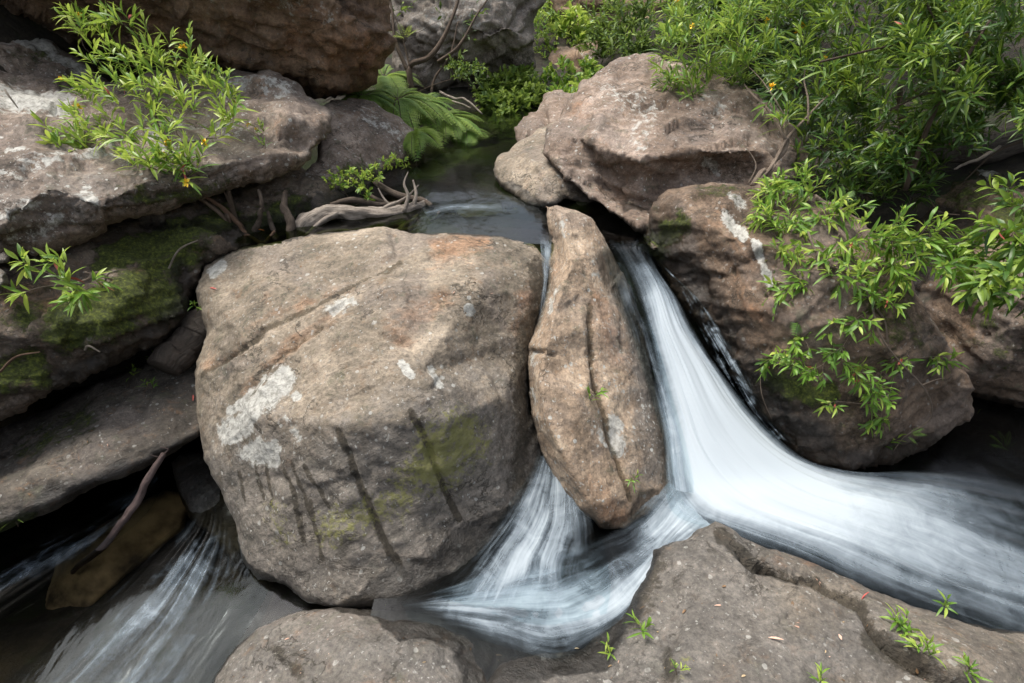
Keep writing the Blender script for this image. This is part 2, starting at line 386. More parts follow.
    Vf = W(P[:, 0], P[:, 1], zf); Vb = W(Pb[:, 0], Pb[:, 1], zb)
    nf = len(P); V = np.vstack([Vf, Vb[n:]]); Fb2 = np.where(Fb < n, Fb, Fb - n + nf)[:, ::-1]
    Fa = np.vstack([F, Fb2])
    # orient so that the near face points to the camera
    fn = np.cross(V[Fa[:, 1]] - V[Fa[:, 0]], V[Fa[:, 2]] - V[Fa[:, 0]]); cc = V[Fa].mean(1) - np.array([0, 0, CZ])
    sgn = (fn * cc).sum(1); front = np.arange(len(Fa)) < len(F)
    flip = np.where(front, sgn > 0, sgn < 0); Fa[flip] = Fa[flip][:, ::-1]
    N = normals(V, Fa); so = seed * 7.77
    q = V + so
    # strata run across a tilted bedding normal
    bn = np.array(strata); bn = bn / np.linalg.norm(bn); hgt = q @ bn
    lay = fbm(np.c_[hgt * 5.5 + .5 * fbm(q, 1.4, 3, 5), q[:, 0] * .35, q[:, 1] * .35], 1, 4, 31, .6)
    disp = amp * (1.5 * fbm(q, 1.9, 3, 21) + .8 * fbm(q, 6, 4, 22, .55) + .9 * lay - .8 * np.clip(fbm(q, 2.6, 5, 25, .6, True), .3, 1) + .25 * fbm(q, 14, 4, 27, .7))
    for fq, ka in ((4.2, 1.), (9.5, .55)):      # sandstone beds weather into little steps
        hh = hgt * fq + .9 * fbm(q, 1.2, 4, 33) + .25 * fbm(q, 6, 3, 34); fr = hh - np.floor(hh); hv = _h(np.floor(hh).astype(np.int64), 0 * nf, 0 * nf, 5 + seed)
        disp += amp * layer * ka * (.55 + .45 * fbm(q, 1.7, 2, 35)) * (1.3 * (sstep(0, .16, fr) - fr) + .7 * hv * sstep(0, .1, fr) * sstep(1, .9, fr))
    if chip: disp += amp * chip * (1.1 * cellfacet(q + .05 * fbm(q, 3, 3, 41)[:, None], 2.6, seed) + .55 * cellfacet(q + .03 * fbm(q, 7, 2, 42)[:, None], 6, seed + 9) + .25 * cellfacet(q * np.array([1, 1, 1.6]), 15, seed + 19))
    disp[:nf] *= .6 + .4 * np.clip(D / 16, 0, 1)
    disp += .0035 * finesc * fbm(q, 26, 3, 23, .6)
    pix = np.full((len(V), 2), -9999.); pix[:nf] = P
    for c in cracks:
        pts, wd, dp = c[:3]; d, par = seg_dist(P, pts)
        wob = 1 + .5 * fbm(q[:nf], 6, 3, 51)
        d = d + 3.0 * fbm(q[:nf], 9, 3, 52) * (wd > 3)
        prof = np.exp(-(d / (wd * wob)) ** 2); fade = np.clip(np.minimum(par, 1 - par) * 8, .15, 1)
        if len(c) > 3 and c[3] == 'step':      # one side sits lower
            A = np.array(pts, float); dirv = A[-1, :2] - A[0, :2]; side = np.sign((P[:, 0] - A[0, 0]) * dirv[1] - (P[:, 1] - A[0, 1]) * dirv[0])
            disp[:nf] -= dp * np.where(side > 0, np.exp(-(d / (wd * 5)) ** 2), prof * .3) * fade
        else: disp[:nf] -= dp * prof * fade
    V = V + N * disp[:, None]
    at = {k_: np.zeros(len(V)) for k_ in ('lichen', 'moss', 'wet', 'orange', 'stain', 'algae', 'grey')}
    Wp = np.c_[13 * fbm(q[:nf], 5, 5, 81, .65) , 13 * fbm(q[:nf], 5, 5, 82, .65)] * (1 if sp > 2.8 else .5)
    for k_, pts, rad_, st_ in stains:
        Pw = P + Wp * min(1., rad_ / 13.)
        d, _ = seg_dist(Pw, pts) if len(pts) > 1 else (np.hypot(Pw[:, 0] - pts[0][0], Pw[:, 1] - pts[0][1]), 0)
        at[k_][:nf] = np.maximum(at[k_][:nf], st_ * np.clip(1.15 - d / rad_ * .62, 0, 1))
    lev = np.where(V[:, 1] > 3.72, .02, -1.38 + .26 * sstep(-1.3, -.5, V[:, 0]))
    at['wet'] = np.maximum(at['wet'], 1.2 * sstep(.10, .02, V[:, 2] - lev + .09 * fbm(q, 3, 4, 91)))
    if any(s_[0] == 'moss' and s_[3] > .9 for s_ in stains): at['moss'][nf:] = .4
    o = mesh_obj(name, V, Fa, mat, attrs=at)
    return tag(o, label, cat, group, kind)

def gdir(a, b_): return tuple(W(*b_) - W(*a))
G_main = gdir((205,372,3.4),(395,262,3.35)); G_slab = gdir((550,215,3.8),(598,520,3.05)); G_right = gdir((560,130,5.0),(760,185,4.4)); G_j = gdir((690,200,3.7),(760,300,3.4))
G_led = gdir((50,200,3.2),(280,130,4.3)); G_fg = gdir((720,530,2.8),(960,670,2.2)); G_over = gdir((150,20,4.8),(360,70,5.6)); G_bank = gdir((20,480,3.0),(190,410,3.5))
LO = ((.095, .082, .070), (.21, .175, .145), (.36, .305, .255))
GR = ((.065, .06, .052), (.13, .118, .104), (.23, .21, .18))
M_main = rock_mat('rock_tan', (.10, .086, .066), (.225, .188, .145), (.38, .32, .25), .45, .55, (R(25), R(20), 0), grain=G_main)
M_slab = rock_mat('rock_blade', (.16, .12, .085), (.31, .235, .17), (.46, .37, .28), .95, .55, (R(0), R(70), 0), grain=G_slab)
M_ledge = rock_mat('rock_ledge', (.08, .066, .055), (.19, .15, .122), (.34, .285, .24), .8, .35, (R(5), R(12), 0), grain=G_led)
M_gr = rock_mat('rock_grey', *GR, .35, .35, (R(20), R(15), 0), grain=G_fg)
M_fg = rock_mat('rock_foreground', (.058, .052, .045), (.118, .104, .088), (.22, .19, .155), .25, .45, (R(10), R(20), 0), grain=G_fg)
M_right = rock_mat('rock_pinkish', (.08, .058, .045), (.185, .138, .108), (.35, .28, .235), .6, .4, (R(10), R(-20), 0), grain=G_right)
M_dk = rock_mat('rock_dark', (.045, .040, .034), (.095, .082, .068), (.16, .14, .115), .2, .3, (R(10), R(15), 0), .2, .12, grain=G_bank)
M_mossy = rock_mat('rock_mossy', (.045, .036, .028), (.11, .085, .065), (.19, .155, .12), .15, .5, (R(5), R(20), 0), .15, .12, grain=G_led)
M_over = rock_mat('rock_brown', (.085, .055, .038), (.20, .135, .09), (.31, .22, .15), .1, .75, (R(5), R(12), 0), grain=G_over)
M_mj = rock_mat('rock_brown_wet', (.048, .034, .025), (.12, .085, .06), (.22, .16, .115), .15, .45, (R(10), R(-25), 0), .22, .12, grain=G_j)
M_cliff = rock_mat('rock_cliff', (.14, .12, .10), (.28, .245, .21), (.42, .38, .34), .6, .35, (R(0), R(5), 0))

rock('boulder', 'huge tan and grey boulder with pale lichen patch and dark drip stains', 'boulder',
     [(196,292,3.72),(205,268,3.85),(222,258,3.9),(245,249,3.9),(290,239,3.86),(345,230,3.84),(382,226,3.84),(415,233,3.84),(450,230,3.84),(500,234,3.84),(532,245,3.84),
      (546,262,3.8),(545,300,3.66),(533,340,3.55),(528,372,3.45),(532,412,3.4),(542,440,3.4),(545,472,3.4),(530,505,3.3),(503,545,3.1),(470,574,2.90),(430,594,2.80),
      (402,607,2.74),(345,610,2.76),(310,602,2.84),(285,587,2.95),(255,583,3.02),(241,560,3.1),(234,525,3.15),(220,490,3.22),(205,460,3.3),(201,420,3.4),(194,370,3.5),(206,332,3.6)],
     [(280,300,3.30),(400,290,3.16),(480,285,3.30),(235,330,3.28),(330,365,2.92),(420,370,2.86),(250,420,2.98),(300,420,2.82),(350,425,2.70),(410,420,2.72),(450,420,2.80),(500,400,3.06),(380,350,2.94),
      (345,520,2.78),(270,530,2.95),(420,520,2.84),(500,480,3.10),(300,470,2.84),(350,570,2.77),(430,565,2.84),(330,300,3.20),(360,395,2.80)],
     M_main, 1.5, 2.7, (12, .10), .3, .014, 1.1, seed=1, chip=.7,
     cracks=[([(405,405),(425,440),(440,475),(462,520)], 4, .035), ([(338,430),(362,490),(385,540),(402,575)], 4, .030), ([(200,376),(230,352),(262,326),(300,305),(345,285),(400,262),(430,240)], 5, .04, 'step'),
             ([(245,398),(262,372),(285,350),(320,325),(350,300)], 3.5, .03), ([(300,300),(330,270),(352,240)], 3, .02), ([(390,225),(398,250),(380,262)], 3, .02), ([(208,368),(240,345),(262,326)], 3, .025), ([(275,470),(300,500),(330,580)], 2.5, .01),
             ([(420,262),(450,250),(490,262),(520,262)], 3, .02), ([(330,270),(380,268),(405,275)], 3, .025), ([(360,330),(410,345),(450,390)], 4, .02), ([(470,330),(500,390),(505,450)], 4, .018)],
     stains=[('stain',[(200,376),(262,326),(345,285),(400,262)],4,.75),('stain',[(245,398),(285,350),(320,325)],3.5,.7),('orange',[(245,390),(290,345),(330,320)],16,.75),('orange',[(205,365),(262,318),(345,278)],12,.7),('orange',[(440,245),(480,240)],14,1.1),('orange',[(400,330),(440,300)],22,.9),('grey',[(270,540),(380,520),(480,480)],105,1.15),('grey',[(260,470),(300,560)],40,.6),('grey',[(440,400),(490,420)],50,.55),('lichen',[(230,435),(262,400),(285,378)],13,1.0),('lichen',[(252,452),(270,455)],12,1.1),('lichen',[(215,272),(222,268)],7,1.0),('lichen',[(296,396)],6,1.0),('lichen',[(262,378),(248,395),(232,410)],6,.9),
             ('lichen',[(330,310),(352,305)],9,.72),('lichen',[(402,362),(412,375)],5,.9),('lichen',[(468,308),(470,312)],5,1.1),('lichen',[(432,370),(440,385)],6,.8),('lichen',[(300,440),(285,420)],6,.6),
             ('algae',[(440,445),(430,470),(460,440)],34,.95),('algae',[(405,480),(400,500),(330,525)],26,.72),('algae',[(275,510),(285,540)],20,.6),
             ('stain',[(410,410),(428,445),(440,480),(460,520)],3.6,1.05),('stain',[(338,430),(362,490),(385,545),(405,575)],4,1.05),('stain',[(285,470),(295,500),(305,540)],2.4,1.0),('stain',[(265,465),(272,505)],2,1.0),
             ('stain',[(305,465),(328,508)],2,1.0),('stain',[(240,470),(246,500)],2,.9),('stain',[(310,500),(322,560)],2.6,.9),('stain',[(255,462),(262,500)],1.8,.9),('stain',[(292,462),(312,520)],2,.9),('stain',[(535,270),(538,300),(520,360),(525,440),(515,480)],15,.72),
             ('wet',[(545,470),(500,545),(440,590)],9,.8),('wet',[(300,560),(380,580)],34,.35),('wet',[(525,500),(535,420)],16,.5),
             ('orange',[(230,300),(320,262),(420,260),(500,262)],26,.45),('orange',[(415,270),(440,300)],24,.4),('orange',[(520,330),(525,300)],14,.9)])

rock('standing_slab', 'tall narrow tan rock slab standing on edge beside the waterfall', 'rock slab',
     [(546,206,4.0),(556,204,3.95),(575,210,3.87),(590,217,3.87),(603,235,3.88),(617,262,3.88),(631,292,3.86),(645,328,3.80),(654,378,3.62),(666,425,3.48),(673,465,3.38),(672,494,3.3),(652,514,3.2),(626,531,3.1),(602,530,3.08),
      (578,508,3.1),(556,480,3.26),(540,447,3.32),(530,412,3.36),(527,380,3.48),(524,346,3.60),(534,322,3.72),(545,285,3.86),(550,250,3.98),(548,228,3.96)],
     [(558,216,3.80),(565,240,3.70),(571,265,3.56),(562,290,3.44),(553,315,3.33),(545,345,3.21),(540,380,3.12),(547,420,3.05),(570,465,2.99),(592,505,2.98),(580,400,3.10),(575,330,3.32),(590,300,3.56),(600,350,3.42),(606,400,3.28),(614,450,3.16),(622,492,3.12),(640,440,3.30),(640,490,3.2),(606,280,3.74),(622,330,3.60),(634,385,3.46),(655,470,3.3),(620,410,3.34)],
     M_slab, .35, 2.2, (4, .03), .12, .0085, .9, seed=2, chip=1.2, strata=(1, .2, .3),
     cracks=[([(590,305),(592,340),(594,370),(608,425),(630,500)], 3.5, .045), ([(526,352),(545,352),(560,356)], 2.5, .03), ([(572,215),(580,250),(588,275)], 2.5, .012), ([(600,300),(620,360)], 3, .01)],
     stains=[('lichen',[(560,215),(561,262),(545,310),(532,350),(530,385)],9,.42),('grey',[(625,300),(650,400),(650,470)],18,.9),('lichen',[(562,215),(563,235)],4,.6),('lichen',[(556,290),(548,312)],4,.7),('lichen',[(531,352),(534,365)],4,.7),('lichen',[(533,388),(538,420)],3,.6),('lichen',[(600,430),(605,445)],6,.7),('lichen',[(590,250),(605,300)],8,.5),  # broad lichen: pale rim and painted lit side; grey: painted shade on the right
             ('stain',[(590,305),(592,340),(594,370),(608,425),(630,500)],3,.9),('lichen',[(615,420),(620,450)],10,.75),('orange',[(590,470),(610,515)],20,.8),('orange',[(600,300),(620,360)],18,.8),('orange',[(555,250),(545,330)],16,.5),
             ('wet',[(655,500),(625,530),(600,528)],10,1.),('wet',[(612,262),(645,330),(670,420),(674,480)],15,1.1)])

rock('foreground_rock', 'grey bedrock hump with a raised ridge at the bottom right, beside the white water', 'rock',
     [(462,800,1.9),(470,730,2.16),(484,690,2.30),(500,662,2.44),(540,648,2.52),(578,642,2.58),(606,618,2.66),(628,594,2.74),(640,572,2.82),(652,548,2.9),(688,538,2.92),(716,520,2.86),(762,541,2.8),(802,553,2.76),(850,575,2.68),(900,597,2.6),(950,615,2.54),(1024,632,2.48),
      (1150,665,2.4),(1200,800,1.9),(900,860,1.7),(500,860,1.8)],
     [(540,690,2.24),(620,645,2.42),(660,590,2.62),(700,560,2.68),(740,560,2.62),(800,582,2.50),(860,605,2.40),(930,640,2.28),(1000,665,2.22),(780,600,2.44),(840,640,2.26),(920,690,2.1),(700,630,2.34),(750,680,2.08),(640,700,2.1),(850,740,1.92),(1050,740,2.0),(600,780,1.95)],
     M_fg, .7, 2.8, (14, .08), .6, .018, 1.1, seed=3, chip=.5,
     cracks=[([(722,535),(760,560),(820,578),(862,600),(885,640),(925,668),(960,683),(1000,700)], 6, .13), ([(722,535),(800,572),(862,600),(930,650)], 5, .035, 'step'), ([(690,600),(660,660),(668,683)], 4, .012), ([(780,640),(850,683)], 4, .012)],
     stains=[('grey',[(540,670),(640,640),(700,585)],80,1.1),('grey',[(740,620),(780,680),(860,640)],55,.8),('stain',[(722,535),(760,562),(820,580),(862,602),(885,640),(925,668)],8,1.3),('stain',[(560,660),(605,640),(640,600),(655,560)],16,.75),('wet',[(540,652),(580,645),(610,622),(640,580),(652,552)],9,.9),('stain',[(664,655),(672,680)],12,.7),('stain',[(870,640),(930,672)],12,.9),
             ('orange',[(780,551),(850,570)],9,.8),('orange',[(716,530),(740,545)],10,.7),('orange',[(900,665),(980,683)],20,.4),('algae',[(680,665)],18,.6),('algae',[(800,640),(850,670)],24,.35),('wet',[(720,560),(690,600)],24,.35),('algae',[(955,640)],20,.45)])
rock('foreground_rock', 'low smooth grey bedrock at bottom centre, under the foot of the huge boulder', 'rock',
     [(200,800,2.1),(206,720,2.36),(214,678,2.56),(232,650,2.66),(258,627,2.72),(298,612,2.76),(345,607,2.76),(402,611,2.74),(450,622,2.7),(485,634,2.64),(514,652,2.60),(524,668,2.56),(520,700,2.44),(512,800,2.1)],
     [(280,660,2.46),(350,645,2.42),(430,655,2.38),(350,700,2.2),(450,700,2.22),(260,720,2.24)],
     M_gr, .6, 2.8, (16, .08), 1, .016, 1., seed=4, chip=.4, cracks=[([(340,625),(370,640),(430,640),(480,665)], 3, .01), ([(500,655),(485,683)], 3, .012)],
     stains=[('grey',[(260,660),(450,660)],50,.7),('orange',[(300,640),(330,660)],20,.75),('orange',[(480,655),(505,665)],10,.8),('stain',[(275,650),(300,675)],10,.7),('wet',[(470,640),(505,655)],9,.9),('stain',[(430,625),(480,640)],8,.6)])

rock('rock_ledge', 'broad grey brown rock ledge under the flowering shrub, upper left', 'rock ledge',
     [(-160,60,4.0),(-60,58,4.4),(0,70,4.5),(50,80,4.6),(90,90,4.75),(150,76,4.9),(200,68,5.0),(270,69,5.0),(295,84,4.95),(310,95,4.9),(331,115,4.65),(328,138,4.5),(312,158,4.35),(285,172,4.2),(250,184,4.0),(215,197,3.8),(160,213,3.6),(120,222,3.5),(60,247,3.3),(0,260,3.15),(-160,320,2.9)],
     [(250,112,4.45),(290,120,4.4),(150,130,3.95),(150,175,3.5),(50,185,3.2),(50,125,3.7),(0,225,2.95),(-60,200,2.9),(210,165,3.72),(270,150,4.1),(100,205,3.28),(0,130,3.5),(-60,120,3.5)],
     M_ledge, 1.3, 3.2, (14, .12), .3, .034, 1.4, seed=5, chip=1.0, layer=1.7, strata=(.12, .1, 1),
     cracks=[([(0,80),(40,88),(90,88)], 4, .06), ([(210,110),(270,115),(320,118)], 3, .03), ([(230,95),(300,105)], 2.5, .02), ([(0,125),(70,140),(140,150)], 4, .02), ([(150,170),(210,178),(290,150)], 5, .03, 'step')],
     stains=[('lichen',[(0,100),(60,105)],16,.9),('lichen',[(20,170),(70,160),(120,150)],16,.55),('lichen',[(0,215),(40,205)],12,.6),('lichen',[(180,120),(240,130)],14,.6),('grey',[(0,200),(120,190),(220,170)],40,.6),('stain',[(30,230),(110,210),(190,190)],12,.6),('lichen',[(80,190),(95,200)],10,.7),('lichen',[(150,130),(165,145)],12,.7),('lichen',[(215,95),(250,80),(290,90)],12,.6),('lichen',[(5,150),(20,152)],6,.9),('lichen',[(60,215),(15,240)],12,.6),
             ('orange',[(265,85),(285,88)],14,.9),('orange',[(280,130),(320,120)],16,.7),('moss',[(120,190),(190,200),(230,185)],16,.62),('moss',[(0,95),(20,90)],14,.5),('stain',[(0,250),(100,222),(210,195),(290,165)],8,.5)])
rock('rock_ledge', 'pale lichen covered rock wedge at the top left corner, above the broad ledge', 'rock ledge',
     [(-160,10,4.6),(-60,14,4.8),(0,24,4.9),(45,37,5.0),(85,60,5.1),(112,85,5.0),(70,95,4.8),(0,84,4.55),(-160,80,4.2)],
     [(0,50,4.55),(60,68,4.75),(-60,45,4.5)], M_ledge, .8, 3.4, (12, .12), 1.2, .03, 1.2, seed=6, chip=.9,
     stains=[('lichen',[(0,30),(40,42),(80,70)],8,.85),('moss',[(10,50),(50,60)],16,.55)])
rock('boulder', 'rounded grey boulder with yellow green bushes at its foot, left bank of the pool', 'boulder',
     [(318,110,5.4),(330,100,5.7),(352,97,5.9),(378,103,6.0),(402,117,6.1),(421,135,6.2),(425,150,6.3),(412,168,6.1),(392,172,5.7),(372,188,5.2),(340,206,4.85),(295,222,4.6),(262,232,4.45),(235,232,4.35),(245,205,4.5),(290,180,4.6),(318,160,4.9)],
     [(375,130,5.55),(345,160,5.0),(310,195,4.6),(350,120,5.5),(400,140,5.8)], M_ledge, 1.2, 3.2, (13, .12), 2, .03, 1, seed=7, chip=.8,
     cracks=[([(350,120),(385,115),(410,130)], 3, .02), ([(300,180),(350,150),(380,140)], 3, .03)],
     stains=[('moss',[(345,175),(375,175),(330,200)],16,.7),('lichen',[(290,175),(310,185)],9,.9),('lichen',[(365,115),(400,130)],12,.6),('orange',[(345,115),(370,125)],14,.6)])
rock('mossy_bank_rock', 'dark rock wall with green moss, running under the broad ledge on the left', 'mossy rock',
     [(-160,260,3.3),(-60,258,3.4),(0,250,3.5),(60,232,3.65),(130,208,3.95),(215,188,4.3),(280,165,4.7),(330,180,4.8),(345,197,4.7),(295,235,4.25),(245,250,4.0),(206,262,3.9),(196,290,3.8),(187,318,3.7),(160,345,3.6),(120,362,3.4),(60,387,3.22),(0,416,3.05),(-160,470,2.8)],
     [(60,320,3.12),(130,285,3.38),(200,238,3.82),(20,290,3.15),(-40,350,2.92),(100,330,3.2),(60,265,3.4),(160,250,3.72),(260,205,4.3),(150,315,3.45),(-40,290,3.1)],
     M_mossy, .8, 3.2, (12, .12), .3, .036, 1.5, seed=8, chip=1.0, layer=1.4, strata=(.3, .1, 1),
     cracks=[([(0,300),(60,290),(120,262),(190,240)], 4, .035), ([(0,365),(70,345),(150,310)], 4, .035), ([(60,385),(120,350),(180,310)], 6, .03, 'step')],
     stains=[('moss',[(70,330),(110,310),(140,290),(160,300)],24,1.0),('moss',[(110,260),(160,245),(210,228),(225,215)],15,.95),('moss',[(0,380),(30,370)],20,.8),('moss',[(150,270),(190,250)],18,.75),('moss',[(20,320),(40,300)],24,.55),('moss',[(255,225),(290,210)],16,.8),
             ('orange',[(20,300),(50,300)],26,.8),('orange',[(150,285),(140,270)],12,.9),('orange',[(0,320),(80,300)],20,.6),('lichen',[(60,318),(68,322)],5,.8),('wet',[(60,385),(150,345),(190,290)],14,.7),('wet',[(180,270),(196,300)],10,1.),
             ('stain',[(0,400),(60,372),(120,345),(170,320)],14,.7)])
rock('bank_slab', 'dark grey water worn slab sloping into the stream, lower left', 'rock slab',
     [(-160,470,3.6),(0,428,3.75),(80,392,3.85),(150,362,3.95),(190,335,4.0),(215,345,4.0),(222,420,3.6),(203,436,3.45),(175,452,3.32),(140,470,3.22),(90,490,3.1),(40,514,3.0),(0,534,2.92),(-160,600,2.75)],
     [(100,440,3.24),(40,470,3.08),(160,410,3.45),(0,490,2.98),(60,440,3.3),(190,400,3.6),(-60,500,2.9)],
     M_dk, .7, 3.4, (12, .14), 2.2, .024, 1.2, seed=9, chip=.4, finesc=1.5,
     cracks=[([(150,385),(140,410),(120,430)], 4, .015), ([(200,395),(160,425),(110,450)], 6, .012, 'step')],
     stains=[('moss',[(30,450),(80,420)],24,.5),('moss',[(0,530),(30,520)],10,.9),('wet',[(0,520),(90,482),(190,440)],10,.6),('lichen',[(100,430),(105,445)],3,.6)])
rock('overhanging_rock', 'massive brown rock roof overhanging the ledge, top left edge', 'rock',
     [(-200,-160,3.6),(100,-180,3.8),(300,-170,4.2),(375,-100,4.8),(385,-20,5.3),(393,20,5.5),(390,50,5.7),(376,84,6.0),(350,98,6.2),(316,98,6.0),(270,92,5.7),(200,78,5.5),(150,62,5.4),(60,36,5.3),(0,18,5.2),(-200,-20,4.6)],
     [(200,-20,4.3),(300,-10,4.6),(350,30,5.1),(100,-40,4.0),(250,38,4.9),(150,15,4.7),(355,66,5.5),(300,68,5.2),(240,58,5.0),(345,86,5.6),(200,48,4.95),(0,-60,3.9),(30,-12,4.5)],
     M_over, 1.8, 3.6, (12, .1), .3, .05, 1.6, seed=10, chip=1.2, layer=1.2,
     cracks=[([(340,-20),(345,10),(380,25)], 5, .10), ([(150,10),(220,25),(300,50),(350,60)], 4, .04), ([(180,40),(260,55)], 3, .03)],
     stains=[('lichen',[(200,-10),(300,5),(330,20)],12,.5),('orange',[(300,40),(360,50)],40,.7),('orange',[(150,30),(250,50)],30,.5),('moss',[(90,10),(140,25)],18,.35)])

rock('boulder', 'large brown grey boulder leaning over the pool behind the standing slab', 'boulder',
     [(543,152,4.68),(549,128,4.89),(566,108,5.11),(580,84,5.33),(598,72,5.45),(620,58,5.48),(650,51,5.42),(690,66,5.27),(740,82,5.03),(775,105,4.88),(800,135,4.68),(812,160,4.48),(800,180,4.38),(760,192,4.26),(725,204,4.11),(692,222,3.97),(662,228,3.93),(640,229,3.95),(618,216,4.08),(592,200,4.24),(560,178,4.50)],
     [(600,100,4.80),(640,85,4.95),(690,100,4.77),(640,120,4.55),(700,128,4.48),(745,120,4.59),(575,132,4.60),(600,146,4.27),(640,158,4.06),(690,152,4.05),(740,150,4.15),(780,150,4.33),(600,165,4.53),(640,180,4.30),(690,178,4.35),(740,172,4.45),(640,210,4.36),(680,205,4.37),(605,190,4.57)],
     M_right, 1.5, 2.8, (8, .10), .3, .030, 1.1, seed=11, chip=1.2, strata=(-.35, .1, 1),
     cracks=[([(560,130),(600,155),(660,180),(720,190)], 4, .04, 'step'), ([(680,120),(730,130),(790,160)], 5, .05), ([(590,100),(640,110),(700,90)], 4, .02), ([(560,165),(620,195),(680,215)], 4, .03), ([(700,150),(720,180)],4,.03)],
     stains=[('lichen',[(610,90),(650,110),(640,140)],26,.5),('lichen',[(700,95),(720,110)],14,.5),('lichen',[(706,165),(718,170)],5,.8),('stain',[(700,165),(760,175)],16,.6),('orange',[(580,110),(600,130)],20,.7),('orange',[(610,190),(670,205)],16,.5),('stain',[(600,190),(660,220)],14,.5)])
rock('boulder', 'small tan boulder in the pool, under the left tip of the large leaning boulder', 'boulder',
     [(493,170,5.2),(496,156,5.4),(512,146,5.6),(530,137,5.8),(548,124,6.0),(568,115,6.1),(600,125,5.9),(616,160,5.2),(610,195,4.75),(590,204,4.6),(565,200,4.6),(548,209,4.5),(530,207,4.6),(514,198,4.8),(500,186,5.0)],
     [(540,160,4.85),(518,166,4.95),(570,150,5.0),(550,182,4.6),(560,135,5.5)], M_main, .9, 2.6, (9, .1), 1.4, .026, .9, seed=12, chip=1.0,
     cracks=[([(510,165),(535,170),(550,200)], 3, .03)], stains=[('orange',[(530,185),(560,165)],16,.6),('wet',[(500,190),(548,206),(600,200)],4,1.),('stain',[(560,195),(590,190)],8,.6)])
rock('boulder', 'two lobed reddish brown rock at the far end of the pool', 'boulder',
     [(516,150,6.45),(515,130,6.65),(524,118,6.85),(537,108,7.05),(543,94,7.25),(560,89,7.25),(578,96,7.05),(596,110,6.65),(600,130,6.25),(570,150,6.05),(540,152,6.05)],
     [(530,130,6.25),(562,108,6.45),(548,120,6.25),(575,125,5.95)], M_right, .9, 2.2, (6, .08), .4, .035, .8, seed=13, chip=1.,
     cracks=[([(543,105),(545,130),(540,150)], 2.5, .10)], stains=[('stain',[(520,148),(545,150)],6,.7)])
rock('boulder', 'squat brown boulder draped with a creeping shrub, right of the waterfall', 'boulder',
     [(632,246,4.15),(640,238,4.1),(652,226,3.95),(657,205,3.85),(668,193,3.85),(700,186,3.85),(745,184,3.75),(792,192,3.6),(850,212,3.45),(886,242,3.35),(908,275,3.25),(925,310,3.25),(950,345,3.25),(973,388,3.35),(966,420,3.6),(930,446,3.55),(890,464,3.5),(850,472,3.45),(820,468,3.45),(795,456,3.46),
      (772,436,3.5),(752,415,3.56),(735,385,3.62),(715,350,3.7),(696,320,3.78),(675,290,3.9),(655,262,4.05)],
     [(745,240,3.36),(700,225,3.55),(800,250,3.22),(860,285,3.1),(800,320,3.15),(760,310,3.32),(740,340,3.48),(780,390,3.36),(850,350,3.12),(900,350,3.12),(900,420,3.3),(840,420,3.3),(690,260,3.66),(930,390,3.3),(715,290,3.58)],
     M_mj, 1.3, 2.8, (11, .12), .5, .030, 1.2, seed=14, chip=1.0, strata=(-.4, .1, 1),
     cracks=[([(760,330),(790,300),(800,250),(790,210)], 5, .05, 'step'), ([(690,200),(730,215),(760,270)], 4, .03), ([(770,410),(800,380),(900,370)], 4, .02, 'step'), ([(720,240),(740,300),(750,350)], 4, .02)],
     stains=[('lichen',[(728,216),(742,232)],7,1.0),('lichen',[(755,240),(770,285)],6,.8),('lichen',[(730,200),(745,205)],5,.7),('moss',[(775,380),(800,390)],20,.7),('moss',[(810,395),(825,390)],12,.9),('moss',[(700,195),(740,195)],12,.45),('moss',[(880,300),(900,330)],30,.5),('moss',[(680,225),(650,250),(665,250)],12,.8),('algae',[(870,430),(840,410)],30,.45),
             ('wet',[(655,262),(690,315),(720,370),(765,430),(800,460)],30,1.15),('wet',[(800,460),(860,470),(930,448)],14,1.),('stain',[(790,430),(880,440)],30,.6),('orange',[(730,230),(760,300),(800,320)],30,.75),('orange',[(680,210),(710,230)],20,.6),('stain',[(770,420),(800,400),(850,400)],26,.65)])
rock('boulder', 'shadowed olive grey boulder at the right edge, behind the leafy branch', 'boulder',
     [(880,310,4.3),(900,250,4.4),(925,205,4.5),(955,180,4.6),(1000,160,4.6),(1060,150,4.6),(1200,190,4.4),(1220,400,4.0),(1100,425,4.0),(1024,415,4.0),(985,402,4.05),(950,385,4.1),(910,350,4.2)],
     [(985,250,3.85),(1000,330,3.75),(1060,300,3.6),(1000,190,4.2),(1060,220,3.8),(940,280,4.05),(1080,380,3.8)], M_mj, 1., 3.4, (16, .14), 2, .035, 1.2, seed=15, chip=.8,
     cracks=[([(920,300),(960,310),(1000,360),(1050,380)], 5, .04, 'step')],
     stains=[('lichen',[(985,172),(1000,166)],8,1.),('moss',[(960,200),(1000,190),(1020,230)],24,.55),('moss',[(990,330),(1010,350)],30,.4)])
rock('boulder', 'dark wet rock in the recess at the right edge, at the waterline', 'boulder',
     [(900,455,4.9),(930,420,5.0),(980,400,5.0),(1060,398,5.0),(1200,410,4.9),(1200,500,4.3),(1060,475,4.3),(1024,462,4.35),(985,455,4.4),(950,462,4.4)],
     [(1000,430,4.55),(1080,440,4.5)], M_dk, .6, 4, (10, .1), 1.5, .04, 1.2, seed=16, stains=[('wet',[(900,460),(1100,470)],30,.8),('moss',[(990,440),(1010,450)],14,.6)])

